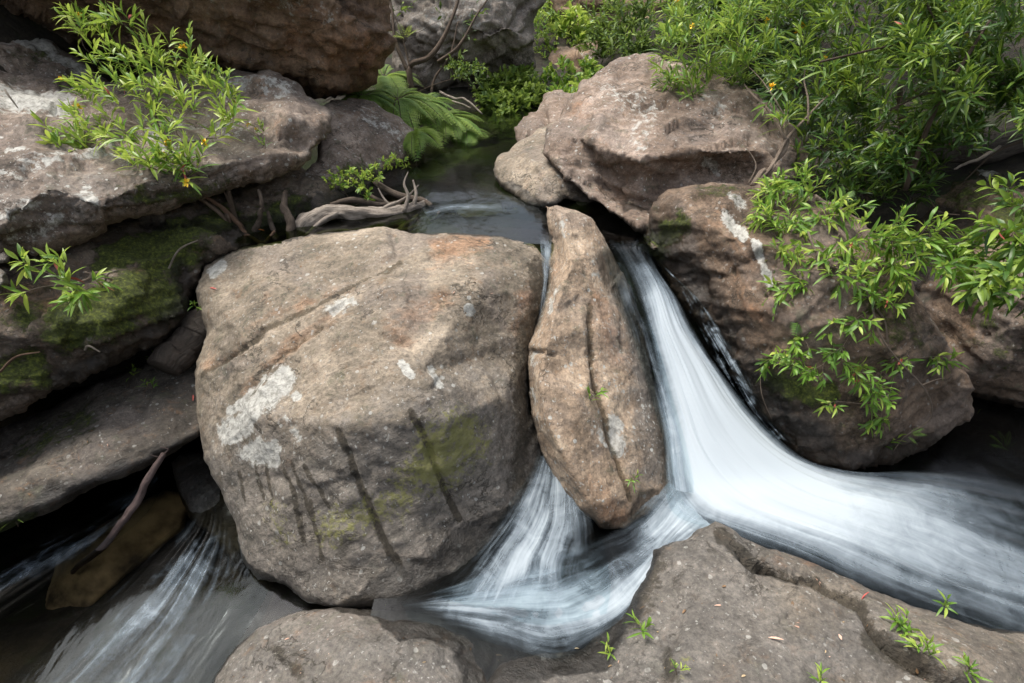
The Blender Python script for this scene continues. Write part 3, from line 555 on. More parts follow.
rock('cliff_block', 'pale grey overhanging cliff block at top centre, behind the bare branches', 'cliff',
     [(386,-60,9.0),(520,-70,9.0),(540,-30,9.2),(546,5,9.3),(535,18,9.3),(537,45,9.6),(534,72,9.9),(515,80,10.0),(497,81,9.9),(470,76,9.8),(440,90,9.8),(418,100,9.8),(398,80,9.6),(385,30,9.4)],
     [(460,20,8.6),(500,8,8.7),(510,28,8.65),(490,42,8.8),(440,60,9.1),(420,30,8.9),(480,60,9.3),(525,35,9.0)], M_cliff, 2.0, 2.8, (8, .15), 1, .07, 1.2, seed=17, chip=1.1,
     cracks=[([(478,66),(500,40),(520,28),(534,34)], 4, .12, 'step'), ([(430,50),(470,40),(510,20)], 3, .07), ([(535,-5),(520,15),(515,30)], 3, .12)],
     stains=[('lichen',[(430,20),(480,15)],30,.5),('stain',[(500,60),(525,60)],15,.6),('orange',[(500,35),(530,45)],14,.6)])
rock('cliff_block', 'layered brown rock shelf under the pale overhanging cliff block', 'cliff',
     [(404,70,10.4),(440,74,10.4),(478,76,10.4),(484,84,10.3),(480,97,10.0),(487,112,9.3),(500,122,8.9),(498,136,8.2),(470,142,7.8),(440,140,7.9),(412,120,8.6),(400,95,9.6)],
     [(450,90,9.9),(455,105,9.2),(470,118,8.6),(460,130,8.1)], M_cliff, 1.2, 2.4, (7, .1), .8, .07, 1., seed=18, chip=1.1,
     cracks=[([(415,84),(480,84)], 2, .12), ([(415,95),(482,92)], 2, .12), ([(430,104),(485,106)], 3, .15), ([(440,122),(498,126)], 3, .12)], stains=[('stain',[(440,105),(480,108)],5,.8)])
rock('cliff_block', 'dark brown rock shelf behind the green saplings, top centre right', 'cliff',
     [(545,90,13.),(548,60,13.),(560,50,13.),(600,42,13.2),(640,48,13.2),(720,40,13.),(760,20,13.),(800,80,12.),(700,110,11.6),(600,105,11.8),(560,100,12.)],
     [(600,70,12.2),(660,80,12.),(720,70,12.)], M_over, 1.5, 3, (8, .2), 1, .09, 1.2, seed=19, chip=1.1, cracks=[([(550,66),(640,62),(720,60)], 3, .2), ([(550,82),(640,84)], 3, .2)], stains=[('lichen',[(585,60),(605,64)],8,.6)])
rock('cliff_block', 'upper brown cliff block seen through leaves at the top edge, right of centre', 'cliff',
     [(536,-40,14.),(560,-60,14.),(700,-70,14.),(800,-50,14.),(790,10,13.6),(720,30,13.2),(640,38,13.),(585,34,13.),(560,18,13.4),(545,0,13.8)],
     [(600,0,12.6),(680,0,12.6),(640,20,12.6),(740,-10,12.8)], M_over, 2., 3, (8, .2), 1, .1, 1.2, seed=20, chip=1.1, cracks=[([(570,8),(640,12),(720,6)], 3, .2)])

for nm, lb, o_, i_, m_, st_, sd_ in [
    ('stone', 'flat dark stone breaking the pool surface below the ferns', [(414,172,5.8),(418,165,6.0),(432,162,6.0),(446,165,5.9),(447,172,5.6),(434,177,5.5),(420,177,5.6)], [(432,168,5.65)], M_right, [('orange',[(440,166),(446,172)],5,1.)], 31),
    ('stone', 'low rounded grey stone in the pool, left bank end of the ferns', [(434,160,6.4),(440,154,6.7),(456,151,6.8),(469,153,6.7),(472,160,6.3),(460,166,6.0),(444,166,6.1)], [(455,157,6.25)], M_gr, [], 32),
    ('stone', 'mossy dark stone at the waterline under the large leaning boulder', [(540,208,4.9),(550,196,5.1),(575,188,5.1),(610,192,4.9),(622,205,4.6),(612,214,4.5),(580,214,4.55),(555,213,4.6)], [(580,200,4.6)], M_mossy, [('moss',[(560,200),(600,200)],12,.8)], 33),
    ('stone', 'brown wet stone shelf in the current behind the huge boulder', [(448,214,4.75),(460,206,4.9),(490,201,5.0),(512,202,4.95),(518,209,4.75),(495,216,4.6),(465,219,4.6)], [(485,209,4.72)], M_over, [('wet',[(450,212),(515,208)],9,1.2)], 34),
    ('stone', 'grey rounded stone touching the driftwood, behind the huge boulder', [(398,234,4.35),(408,222,4.5),(425,214,4.6),(445,218,4.55),(462,228,4.35),(470,240,4.1),(440,246,4.0),(405,244,4.1)], [(430,228,4.2)], M_gr, [('wet',[(425,240),(465,240)],12,.8)], 35),
    ('stone', 'small tan pebble on the mossy rock at the left edge', [(-6,256,3.05),(4,250,3.05),(10,256,3.02),(8,262,2.98),(-4,264,2.98)], [(2,257,2.98)], M_gr, [], 36),
    ('stone', 'round grey stone at the left edge, beside the hanging sprig', [(-16,272,3.0),(-2,265,3.0),(7,272,2.98),(8,284,2.94),(0,291,2.92),(-16,290,2.92)], [(-2,278,2.88)], M_gr, [], 37),
    ('stone', 'small mossy stone squeezed between the falls and the right boulder top', [(640,236,4.05),(646,226,4.1),(658,224,4.05),(664,236,3.95),(662,250,3.85),(650,252,3.85)], [(654,238,3.88)], M_mossy, [('moss',[(650,230),(660,240)],9,.9)], 38),
    ('stone', 'yellowish stone lying under the shallow stream water, lower left', [(40,620,3.42),(60,560,3.56),(110,520,3.68),(165,488,3.8),(192,493,3.78),(184,530,3.66),(130,575,3.5),(80,620,3.38)], [(120,545,3.48),(150,515,3.58),(85,580,3.40)], plain_mat('submerged_stone', (.07, .052, .035), (.62, .46, .28), .8, 5), [], 39),
    ('stone', 'tilted dark stone parting the stream left of the huge boulder', [(172,462,3.8),(182,452,3.9),(210,450,3.9),(240,470,3.8),(250,540,3.5),(236,570,3.4),(215,540,3.45),(188,520,3.5),(176,490,3.65)], [(205,495,3.55)], M_dk, [('wet',[(180,470),(230,540)],40,1.2),('orange',[(200,480)],20,.8)], 40)]:
    rock(nm, lb, 'stone', o_, i_, m_, .35, 2.4, (6, .06), 1.5, .016, .7, seed=sd_, chip=.5, stains=st_)
# ------------------------------------------------------------------ ground
def ground():
    xs = np.concatenate([np.linspace(-40, -6, 18), np.linspace(-5.6, 5.6, 85), np.linspace(6, 40, 18)])
    ys = np.concatenate([np.linspace(-20, -.5, 10), np.linspace(0, 16, 110), np.linspace(17, 90, 26)])
    X, Y = np.meshgrid(xs, ys, indexing='ij'); P = np.c_[X.ravel(), Y.ravel(), np.zeros(X.size)]
    x, y = P[:, 0], P[:, 1]
    cx = -.25 + np.where(y > 6, -.05 * (y - 6), 0)
    bed = -1.85 + 1.35 * sstep(3.6, 4.0, y) + .15 * sstep(6, 8.4, y) + .5 * sstep(9.2, 10.4, y)
    right = x > cx; half = np.where(right, np.where(y < 4, 4.6, 2.6), np.where(y < 4, 4.8, 3.3))
    half = half + np.where(right, 1.0, .6) * sstep(3, 7, y) * 0
    lo = np.maximum(0, np.abs(x - cx) - half); near = np.minimum(lo, 6.5); lo = np.where(right, .22 * near + np.maximum(lo - 6.5, 0), lo)
    hill = 7 * (1 - np.exp(-lo / 4.5)) + .35 * lo
    back = 9 * sstep(13, 30, y)
    z = bed + hill + back * .9 + .28 * fbm(P, .9, 4, 3) * np.where(y > 8, .35, 1) + np.where(lo > 0, .5 * fbm(P, .35, 3, 5), 0)
    n0, n1 = X.shape; i = np.arange(n0 * n1).reshape(n0, n1)
    F = np.stack([i[:-1, :-1], i[1:, :-1], i[1:, 1:], i[:-1, 1:]], -1).reshape(-1, 4)
    b = NB('forest_floor'); g = b.new('ShaderNodeNewGeometry').outputs['Position']
    c = b.ramp(b.noise(g, 5, 8, .7), [(.35, (.012, .010, .007)), (.52, (.035, .028, .018)), (.7, (.075, .062, .04))])
    c = b.mix(b.ss(b.noise(g, 1.7, 6, .7), .5, .62), c, (.03, .045, .012))
    m = b.done(b.bsdf(c, .9, b.bump(b.noise(g, 14, 8, .75), 1, .12)))
    tag(mesh_obj('ground', np.c_[x, y, z], F, m, origin=np.zeros(3)), kind='structure')
ground()

def plane(name, pts, z, mat, step=.06):
    P = np.array(pts, float); x0, y0 = P.min(0); x1, y1 = P.max(0)
    xs = np.arange(x0, x1 + step, step); ys = np.arange(y0, y1 + step, step); X, Y = np.meshgrid(xs, ys, indexing='ij')
    i = np.arange(X.size).reshape(X.shape); F = np.stack([i[:-1, :-1], i[1:, :-1], i[1:, 1:], i[:-1, 1:]], -1).reshape(-1, 4)
    V = np.c_[X.ravel(), Y.ravel(), np.zeros(X.size)]; F = F[inside(V[F].mean(1)[:, :2], P)]
    V[:, 2] = z(V[:, 0], V[:, 1]) if callable(z) else z
    used = np.unique(F); mp = np.zeros(len(V), int); mp[used] = np.arange(len(used))
    return tag(mesh_obj(name, V[used], mp[F], mat, origin=np.array([0, 0, 0.])), kind='structure')
M_pool = water_mat('pool_water', (.42, .50, .28), .12, 6, .012, (1, .6, 1))
M_lower = water_mat('creek_water', (.28, .31, .25), .22, 4, .02, (1, .45, 1), R(35))
M_left = water_mat('stream_water', (.55, .53, .45), .1, 4, .02, (1, .4, 1), R(40))
plane('pool_water', [(-2.2, 3.72), (-1.2, 3.62), (1.05, 3.70), (1.3, 3.9), (2.6, 4.6), (2.6, 9.8), (-3, 9.8), (-3.2, 5)], lambda x, y: .0 + .02 * sstep(4.3, 5.0, y + .3 * x) + .006 * fbm(np.c_[x, y, 0 * x], 2.5, 3, 2), M_pool)
plane('creek_water', [(-.74, .6), (-.72, 2.4), (-.45, 3.5), (.2, 3.6), (1.3, 3.4), (6, 5.2), (8, 5), (8, .6)], lambda x, y: -1.15 + .02 * fbm(np.c_[x, y, 0 * x], 1.6, 3, 6), M_lower)
plane('stream_water', [(-7, .3), (-7, 5), (-1.6, 5), (-.8, 2.4), (-.8, .3)], lambda x, y: -1.42 + .02 * fbm(np.c_[x, y, 0 * x], 1.6, 3, 7) + .16 * sstep(-2.6, -1.9, x) * sstep(2.2, 2.9, y), M_left)

def flow(name, rows, mat, ns=120, nw=60, ku=1., kv=1., wob=.012, seed=0, lift=0., thick=0.):
    """rows down the stream, each row points across it: (px, py, depth, foam)"""
    k = max(len(r) for r in rows)
    A = np.array([catmull(np.array(r, float), nw) for r in rows])            # rows x nw x 4
    A = np.stack([catmull(A[:, j], ns) for j in range(nw)], 1)               # ns x nw x 4
    V = W(A[..., 0], A[..., 1], A[..., 2]); u = np.linspace(0, 1, nw)[None].repeat(ns, 0)
    mid = V[:, nw // 2]; v = np.concatenate([[0], np.cumsum(np.linalg.norm(np.diff(mid, axis=0), axis=1))])[:, None].repeat(nw, 1)
    uvn = np.c_[(u * 14 * ku).ravel(), (v * 1.5 * kv).ravel(), np.full(u.size, seed * 5.)]
    V = V.reshape(-1, 3); V[:, 2] += .025 + wob * (fbm(uvn, .5, 3, 61 + seed) * 1.6 + .5 * fbm(uvn, 1.6, 2, 62)) + lift
    foam = np.clip(A[..., 3], 0, 2).ravel()
    i = np.arange(ns * nw).reshape(ns, nw); F = np.stack([i[:-1, :-1], i[:-1, 1:], i[1:, 1:], i[1:, :-1]], -1).reshape(-1, 4)
    return tag(mesh_obj(name, V, F, mat, attrs={'foam': foam}, uv=np.c_[(u * ku).ravel(), (v * kv).ravel()], origin=V.mean(0)), kind='structure')
M_foam = foam_mat('white_water', 9, 1.0, .66, fine=.35, lo=-.15, hi=1.35, froth=1.)
M_fine = foam_mat('streaky_water', 16, 2.2, 1.0, fine=.35, lo=-.05, hi=1.2, froth=.7)
M_rapid = foam_mat('rapid_water', 13, 2.2, 1.2, fine=.2, lo=.12, hi=1.5, froth=1.)
M_trick = foam_mat('trickling_water', 9, 3.2, 2.2, fine=.9, lo=.25, hi=1.6, froth=1.6)
def zt(px, py, z): return float((z - CZ) / (-sP + cP * (341.5 - py) / FPX))
def zr(pts, z): return [(a, b_, zt(a, b_, z), f) for a, b_, f in pts]
# the main fall: lip, chute, fan
flow('waterfall', [
    [(596,243,3.98,.0),(610,244,3.97,.05),(630,244,3.96,.08),(646,246,3.95,.05),(654,248,3.95,.0)],
    [(602,254,3.83,.0),(616,253,3.83,.10),(630,252,3.83,.18),(643,253,3.84,.12),(652,256,3.86,.0)],
    [(610,272,3.80,.0),(626,270,3.74,.15),(640,268,3.72,.35),(651,270,3.74,.25),(660,276,3.80,.0)],
    [(620,300,3.74,.0),(638,298,3.66,.15),(654,297,3.64,1.1),(667,296,3.66,.6),(679,304,3.74,.0)],
    [(632,335,3.66,.0),(648,334,3.58,.15),(665,333,3.55,1.7),(683,334,3.58,1.1),(699,342,3.68,.0)],
    [(643,372,3.58,.0),(657,371,3.5,.25),(680,370,3.46,1.9),(706,372,3.50,1.4),(728,384,3.62,.0)],
    [(654,412,3.5,.0),(667,410,3.42,.6),(695,408,3.36,1.9),(730,412,3.40,1.7),(762,425,3.54,.05)],
    [(663,450,3.42,.1),(677,448,3.32,1.1),(712,446,3.27,1.9),(762,448,3.32,1.8),(806,462,3.44,.1)],
    [(664,488,3.28,.1),(688,484,3.20,1.2),(740,480,3.18,1.9),(800,474,3.26,1.6),(858,474,3.42,.1)],
    [(674,518,3.1,.2),(712,510,3.08,1.1),(772,502,3.08,1.7),(845,492,3.18,1.1),(910,472,3.40,.08)],
    [(712,534,3.0,.15),(755,528,2.98,.8),(822,522,3.0,1.4),(895,505,3.1,.85),(970,474,3.36,.05)],
    [(775,558,2.90,.12),(820,552,2.88,.5),(885,545,2.92,.95),(955,525,3.04,.5),(1040,486,3.3,.05)],
    [(845,590,2.76,.1),(890,584,2.76,.3),(950,575,2.80,.6),(1030,555,2.95,.32),(1120,505,3.2,.05)],
    [(930,625,2.64,.08),(980,618,2.64,.22),(1045,606,2.7,.4),(1120,590,2.85,.28),(1210,530,3.1,.0)],
    [(1060,680,2.5,.05),(1110,670,2.52,.2),(1180,655,2.6,.3),(1270,630,2.75,.1),(1350,560,3.,.0)]],
    M_foam, 260, 90, 2.2, .8, .016, 1)
# thin film over the slab's wet flank and over the right boulder's flank
flow('waterfall_film', [
    [(604,262,3.80,.0),(612,264,3.79,.1),(620,266,3.78,.1),(628,268,3.77,0)],
    [(615,300,3.66,.0),(624,302,3.65,.2),(634,304,3.64,.2),(642,306,3.64,0)],
    [(634,350,3.52,.0),(641,350,3.5,.22),(650,350,3.5,.3),(658,350,3.5,0)],
    [(650,400,3.40,.0),(656,400,3.38,.2),(664,400,3.37,.4),(672,400,3.38,0)],
    [(664,450,3.28,.0),(668,450,3.24,.3),(676,450,3.23,.6),(686,450,3.26,0)],
    [(666,490,3.18,.0),(672,492,3.14,.3),(682,494,3.12,.6),(695,496,3.16,0)]], M_fine, 120, 24, .5, .8, .005, 2)
flow('waterfall_film', [
    [(650,258,3.92,.0),(662,268,3.84,.30),(674,280,3.84,.30),(682,290,3.90,0)],
    [(676,292,3.78,.1),(688,296,3.72,.40),(700,306,3.68,.25),(708,318,3.76,0)],
    [(694,325,3.70,.2),(706,328,3.62,.42),(720,336,3.58,.25),(732,350,3.66,0)],
    [(714,362,3.62,.2),(728,366,3.54,.42),(742,376,3.50,.2),(752,386,3.58,0)],
    [(740,404,3.54,.2),(752,408,3.48,.35),(762,416,3.46,.15),(770,424,3.54,0)],
    [(770,440,3.46,.1),(782,442,3.42,.2),(790,446,3.42,.1),(806,452,3.42,0)]], M_trick, 140, 40, 1.5, .9, .016, 3)
# run-off into the middle pool
flow('swirling_water', [
    zr([(668,484,0.49),(682,498,0.88),(700,518,1.16),(716,532,0.49)], -1.08),
    zr([(640,508,0.15),(662,526,0.68),(678,536,0.92),(694,542,0.39)], -1.11),
    zr([(618,524,0.05),(640,545,0.34),(655,560,0.78),(664,566,0.30)], -1.125),
    zr([(590,536,0.00),(612,562,0.30),(632,592,0.73),(642,604,0.19)], -1.125),
    zr([(556,548,0.15),(580,580,0.43),(600,618,0.73),(608,634,0.09)], -1.125),
    zr([(520,560,0.24),(535,590,0.58),(550,630,0.63),(560,660,0.09)], -1.125),
    zr([(478,578,0.19),(485,598,0.61),(498,620,0.58),(508,650,0.09)], -1.125),
    zr([(440,592,0.09),(444,602,0.34),(450,614,0.34),(456,634,0.00)], -1.125),
    zr([(400,604,0.00),(402,607,0.05),(405,611,0.05),(408,620,0.00)], -1.125)], M_fine, 200, 70, .8, .8, .014, 4)
flow('swirling_water', [
    zr([(534,455,0.16),(548,462,0.40),(560,470,0.40),(575,480,0.08)], -.98),
    zr([(522,485,0.08),(542,490,0.59),(562,498,0.59),(590,508,0.08)], -1.05),
    zr([(500,520,0.04),(530,524,0.67),(560,530,0.48),(600,534,0.04)], -1.09),
    zr([(472,555,0.00),(508,560,0.64),(548,566,0.40),(606,560,0.04)], -1.112),
    zr([(446,580,0.00),(490,592,0.43),(544,600,0.28),(610,590,0.00)], -1.117),
    zr([(430,596,0.00),(480,612,0.08),(544,628,0.08),(606,616,0.00)], -1.119)], M_fine, 120, 60, 1.2, .9, .012, 5)
# narrow spill between the huge boulder and the slab
flow('waterfall_film', [[(538,238,3.98,.1),(545,238,3.98,.2),(552,238,3.98,.1)], [(541,256,3.84,.3),(546,256,3.84,.5),(551,256,3.84,.3)], [(542,285,3.74,.2),(546,285,3.74,.45),(550,285,3.74,.1)],
    [(536,330,3.56,.0),(540,330,3.56,.2),(544,330,3.56,.0)]], M_fine, 60, 12, .3, 1, .003, 6)
# rapids on the left
flow('rapids', [
    zr([(196,478,0.00),(206,486,0.03),(220,492,0.03),(234,498,0.00)], -1.24),
    zr([(186,520,0.00),(204,524,0.16),(224,528,0.14),(246,532,0.00)], -1.29),
    zr([(150,552,0.00),(182,560,0.33),(214,568,0.36),(262,572,0.04)], -1.35),
    zr([(112,590,0.00),(152,600,0.36),(196,606,0.36),(270,590,0.00)], -1.395),
    zr([(62,635,0.00),(110,645,0.36),(168,645,0.32),(255,622,0.00)], -1.40),
    zr([(10,680,0.00),(66,690,0.30),(134,690,0.36),(225,672,0.04)], -1.405),
    zr([(-60,740,0.00),(0,750,0.27),(80,750,0.31),(200,750,0.14)], -1.41)], M_rapid, 200, 80, 1.7, .7, .018, 7)
flow('rapids', [
    zr([(150,466,0.00),(158,476,0.18),(166,486,0.00)], -1.24), zr([(118,492,0.00),(132,504,0.30),(146,518,0.00)], -1.30),
    zr([(70,520,0.00),(86,536,0.36),(104,552,0.00)], -1.36), zr([(10,548,0.00),(30,568,0.36),(50,590,0.00)], -1.39), zr([(-60,590,0.00),(-40,612,0.30),(-20,640,0.00)], -1.40)], M_rapid, 120, 40, 1., .9, .02, 8)
flow('rapids', [
    zr([(420,206,.0),(424,214,.25),(430,222,.0)], .03), zr([(452,203,.0),(452,209,.34),(452,216,.0)], .028), zr([(490,203,.0),(490,210,.28),(488,218,.0)], .022),
    zr([(530,202,.0),(526,213,.16),(520,222,.0)], .014), zr([(560,208,.0),(556,216,.0),(548,226,.0)], .010)], M_fine, 60, 24, .5, .5, .003, 9)
# ------------------------------------------------------------------ leaves, twigs
def unit(a): return a / (np.linalg.norm(a, axis=-1, keepdims=True) + 1e-9)
def leaf_mesh(pos, d, nrm, L, Wd, droop, tint):
    """lance-shaped leaves folded along the midrib; arrays of n leaves"""
    d = unit(d); side = unit(np.cross(d, nrm)); up = unit(np.cross(side, d)); n = len(pos)
    S = [(0, .10), (.22, .78), (.5, 1.), (.78, .62), (1, .0)]; vs = []; idx = []
    L = L[:, None]; Wd = Wd[:, None]; droop = droop[:, None]
    for s, wd in S:
        c = pos + d * L * s - np.array([0, 0, 1.]) * droop * L * s * s + up * L * .05 * math.sin(s * 3.1)
        if wd > .2: vs += [c - side * Wd * wd * .5 + up * Wd * .18 * wd, c, c + side * Wd * wd * .5 + up * Wd * .18 * wd]
        else: vs += [c]
    k = len(vs); V = np.stack(vs, 1).reshape(-1, 3)
    base = np.arange(n)[:, None] * k
    T = [(0, 2, 1), (0, 3, 2), (1, 2, 5), (1, 5, 4), (2, 3, 6), (2, 6, 5), (4, 5, 8), (4, 8, 7), (5, 6, 9), (5, 9, 8), (7, 8, 10), (8, 9, 10)]
    F = (base[:, None, :] + np.array(T)[None]).reshape(-1, 3)
    return V, F, np.repeat(tint, k)
def tube(path, r, sides=6, seed=0, rough=0.):
    P = np.asarray(path, float); n = len(P); r = np.asarray(r, float)
    T = unit(np.gradient(P, axis=0)); up = np.array([.3, .2, .93]); A = unit(np.cross(T, up)); Bv = np.cross(T, A)
    a = np.linspace(0, 2 * math.pi, sides, endpoint=False)
    V = P[:, None] + r[:, None, None] * (np.cos(a)[None, :, None] * A[:, None] + np.sin(a)[None, :, None] * Bv[:, None])
    V = V.reshape(-1, 3)
    if rough:
        q = np.c_[np.repeat(np.arange(n), sides) * .16 + seed * 9, np.cos(np.tile(a, n)) * 1.6, np.sin(np.tile(a, n)) * 1.6]
        V = P.repeat(sides, 0) + (V - P.repeat(sides, 0)) * (1 + rough * fbm(q, 1, 3, seed))[:, None]
    i = np.arange(n * sides).reshape(n, sides); j = np.roll(i, -1, 1)
    F = np.stack([i[:-1], j[:-1], j[1:], i[1:]], -1).reshape(-1, 4)
    c0 = len(V); V = np.vstack([V, P[:1], P[-1:]])
    caps = [[i[0, (k + 1) % sides], i[0, k], c0, c0] for k in range(sides)] + [[i[-1, k], i[-1, (k + 1) % sides], c0 + 1, c0 + 1] for k in range(sides)]
    s = np.concatenate([[0], np.cumsum(np.linalg.norm(np.diff(P, axis=0), axis=1))])
    uv = np.vstack([np.c_[np.tile(np.abs(np.linspace(-1, 1, sides, endpoint=False)), n), s.repeat(sides)], [[0, 0], [0, s[-1]]]])
    F3 = np.vstack([F[:, [0, 1, 2]], F[:, [0, 2, 3]], np.array(caps)[:, :3]])
    return V, F3, uv
class Bag:
    def __init__(s): s.v = []; s.f = []; s.u = []; s.n = 0
    def add(s, V, F, u=None):
        s.v.append(V); s.f.append(F + s.n); s.n += len(V)
        if u is not None: s.u.append(u)
    def build(s, name, mat, parent=None, attr=None, uv=False, label=None):
        V = np.vstack(s.v); F = np.vstack(s.f)
        o = mesh_obj(name, V, F, mat, parent, attrs={'tint': np.concatenate(s.u)} if attr else None, uv=np.vstack(s.u) if uv else None)
        return tag(o, label)
LG = leaf_mat('leaf_fresh', (.045, .12, .018), (.16, .32, .04), (.44, .54, .10), .42)
LM = leaf_mat('leaf_mid', (.018, .055, .010), (.065, .15, .022), (.27, .38, .05), .35)
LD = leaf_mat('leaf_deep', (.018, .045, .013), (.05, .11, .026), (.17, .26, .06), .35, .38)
LF = leaf_mat('leaf_fern', (.035, .09, .018), (.12, .24, .04), (.30, .42, .08), .45, .6)
LR = leaf_mat('leaf_far', (.03, .07, .016), (.09, .17, .03), (.24, .33, .06), .4, .6)
YEL = plain_mat('flower_yellow', (.75, .42, .01), (.85, .60, .03), .6)
REDL = plain_mat('leaf_red', (.35, .05, .05), (.55, .16, .12), .6)
BK = bark_mat('bark_twig', (.055, .038, .027), (.17, .125, .09))
BKP = bark_mat('bark_pale', (.13, .095, .07), (.36, .29, .23))
def shrub(name, label, cat, base, clusters, leaf=(.13, .018), per=9, twig=.22, mats=(BK, LG), group=None, trunk_r=.018, flowers=0, reds=0, seed=0, up=.35, tintb=.5,
          mid=(), droop=.12, spread=(.45, 1.05), thin=.0022, parts=('branches', 'foliage'), extra=()):
    """base (px,py,t); clusters (px,py,t,radius_px,tips): twigs grow from the base out to scattered tips, leaves whorl round each twig end"""
    g = np.random.default_rng(seed + 100); b0 = W(*base)
    tips = []
    for c in clusters:
        px, py, t, rp, nt_ = c[:5]; c3 = W(px, py, t); rr = rp / FPX * t
        q = unit(g.normal(size=(nt_, 3))) * (g.random((nt_, 1)) ** .45) * rr * np.array([1, .8, .85]); tips.append(c3 + q)
    tips = np.vstack(tips); tips = tips[np.argsort(np.linalg.norm(tips - b0, axis=1))]
    nodes = [b0]; rad = [trunk_r]; seg = Bag(); lens = [0.]
    for m in mid:
        p = W(*m); a = nodes[-1]; path = np.array([a, a * .66 + p * .34 + g.normal(size=3) * .02, a * .33 + p * .67 + g.normal(size=3) * .02, p]); path = catmull(path, 9)
        V, F, uv = tube(path, np.linspace(rad[-1], rad[-1] * .85, 9), 7, 0, .2); seg.add(V, F, uv)
        for q in path[3::3]: nodes.append(q); rad.append(rad[-1] * .95); lens.append(lens[-1] + .05)
    tw_p, tw_d = [], []
    for tp in tips:
        N_ = np.array(nodes); d = np.linalg.norm(N_ - tp, axis=1) + .22 * np.array(lens)
        k = int(np.argmin(d)); a = N_[k]; D = tp - a; ln = np.linalg.norm(D) + 1e-6
        perp = g.normal(size=3) * ln * .09; path = np.array([a, a + D * .35 + perp + [0, 0, -.04 * ln], a + D * .7 + perp * .7, tp]); path = catmull(path, 7)
        r0 = min(rad[k] * .72, thin + .012 * ln); rs = np.linspace(r0, max(thin * .6, r0 * .3), 7)
        V, F, uv = tube(path, rs, 5); seg.add(V, F, uv)
        for j in (2, 4, 6): nodes.append(path[j]); rad.append(rs[j]); lens.append(lens[k] + ln * j / 6)
        tw_p.append(tp); tw_d.append(unit(path[6] - path[4]))
    for path, r in extra:
        p3 = catmull(np.array([W(*q) for q in path]), 24); V, F, uv = tube(p3, np.linspace(r, r * .35, 24), 6, 3, .25); seg.add(V, F, uv)
    tw_p, tw_d = np.array(tw_p), np.array(tw_d); nt_ = len(tw_p)
    axis = unit(tw_d + np.array([0, 0, up]) + g.normal(size=(nt_, 3)) * .3)
    # leafy shoot: start a little before the tip, run on beyond
    n = nt_ * per; ti = np.repeat(np.arange(nt_), per); kk = np.tile(np.arange(per), nt_); fr = kk / max(per - 1, 1)
    Ls = leaf[0] * (.45 + .8 * g.random(n)) * (1.05 - .45 * fr ** 2)
    e1 = unit(np.cross(axis, g.normal(size=(nt_, 3)))); e2 = np.cross(axis, e1); ph = kk * 2.4 + g.random(n) * 1.6
    out = np.cos(ph)[:, None] * e1[ti] + np.sin(ph)[:, None] * e2[ti]
    ang = (spread[1] + (spread[0] - spread[1]) * fr + g.normal(size=n) * .26)[:, None]
    dr = np.cos(ang) * axis[ti] + np.sin(ang) * out
    pos = tw_p[ti] + axis[ti] * (fr[:, None] - .35) * twig
    nr = unit(axis[ti] * .8 + np.array([0, 0, .7]) + g.normal(size=(n, 3)) * .25)
    tint = np.clip(tintb + .22 * g.normal(size=n) + .15 * g.normal(size=nt_)[ti] + .20 * (fr - .5), 0, 1)
    V, F, tt = leaf_mesh(pos, dr, nr, Ls, leaf[1] * (.8 + .5 * g.random(n)), droop * (.5 + g.random(n)), tint)
    root = empty(name, b0, label, cat, group)
    sh = [(a, a + x * twig * .7) for a, x in zip(tw_p, axis)]
    for a, c in sh:
        V2, F2, uv2 = tube(np.array([a, (a + c) / 2, c]), [thin * .6] * 3, 4); seg.add(V2, F2, uv2)
    seg.build(parts[0], mats[0], root, uv=True)
    lb = Bag(); lb.add(V, F, tt); lb.build(parts[1], mats[1], root, attr=True)
    if flowers:
        for _ in range(flowers):
            k = g.integers(nt_); c = tw_p[k] + axis[k] * twig * .8 + g.normal(size=3) * .01; m = 9
            dd = unit(g.normal(size=(m, 3)) + np.array([0, 0, .8])); fb = Bag()
            V, F, tt = leaf_mesh(c + dd * .004, dd, unit(g.normal(size=(m, 3))), np.full(m, leaf[0] * .22), np.full(m, leaf[0] * .12), np.full(m, .1), np.full(m, .5)); fb.add(V, F, tt)
            fb.build('flower', YEL, root, attr=True)
    if reds:
        m = reds; k = g.integers(nt_, size=m); rb = Bag()
        V, F, tt = leaf_mesh(tw_p[k], unit(g.normal(size=(m, 3)) - np.array([0, 0, .5])), unit(g.normal(size=(m, 3))), np.full(m, leaf[0] * .7), np.full(m, leaf[1]), np.full(m, .2), np.full(m, .5)); rb.add(V, F, tt)
        rb.build('red_leaves', REDL, root, attr=True)
    return root
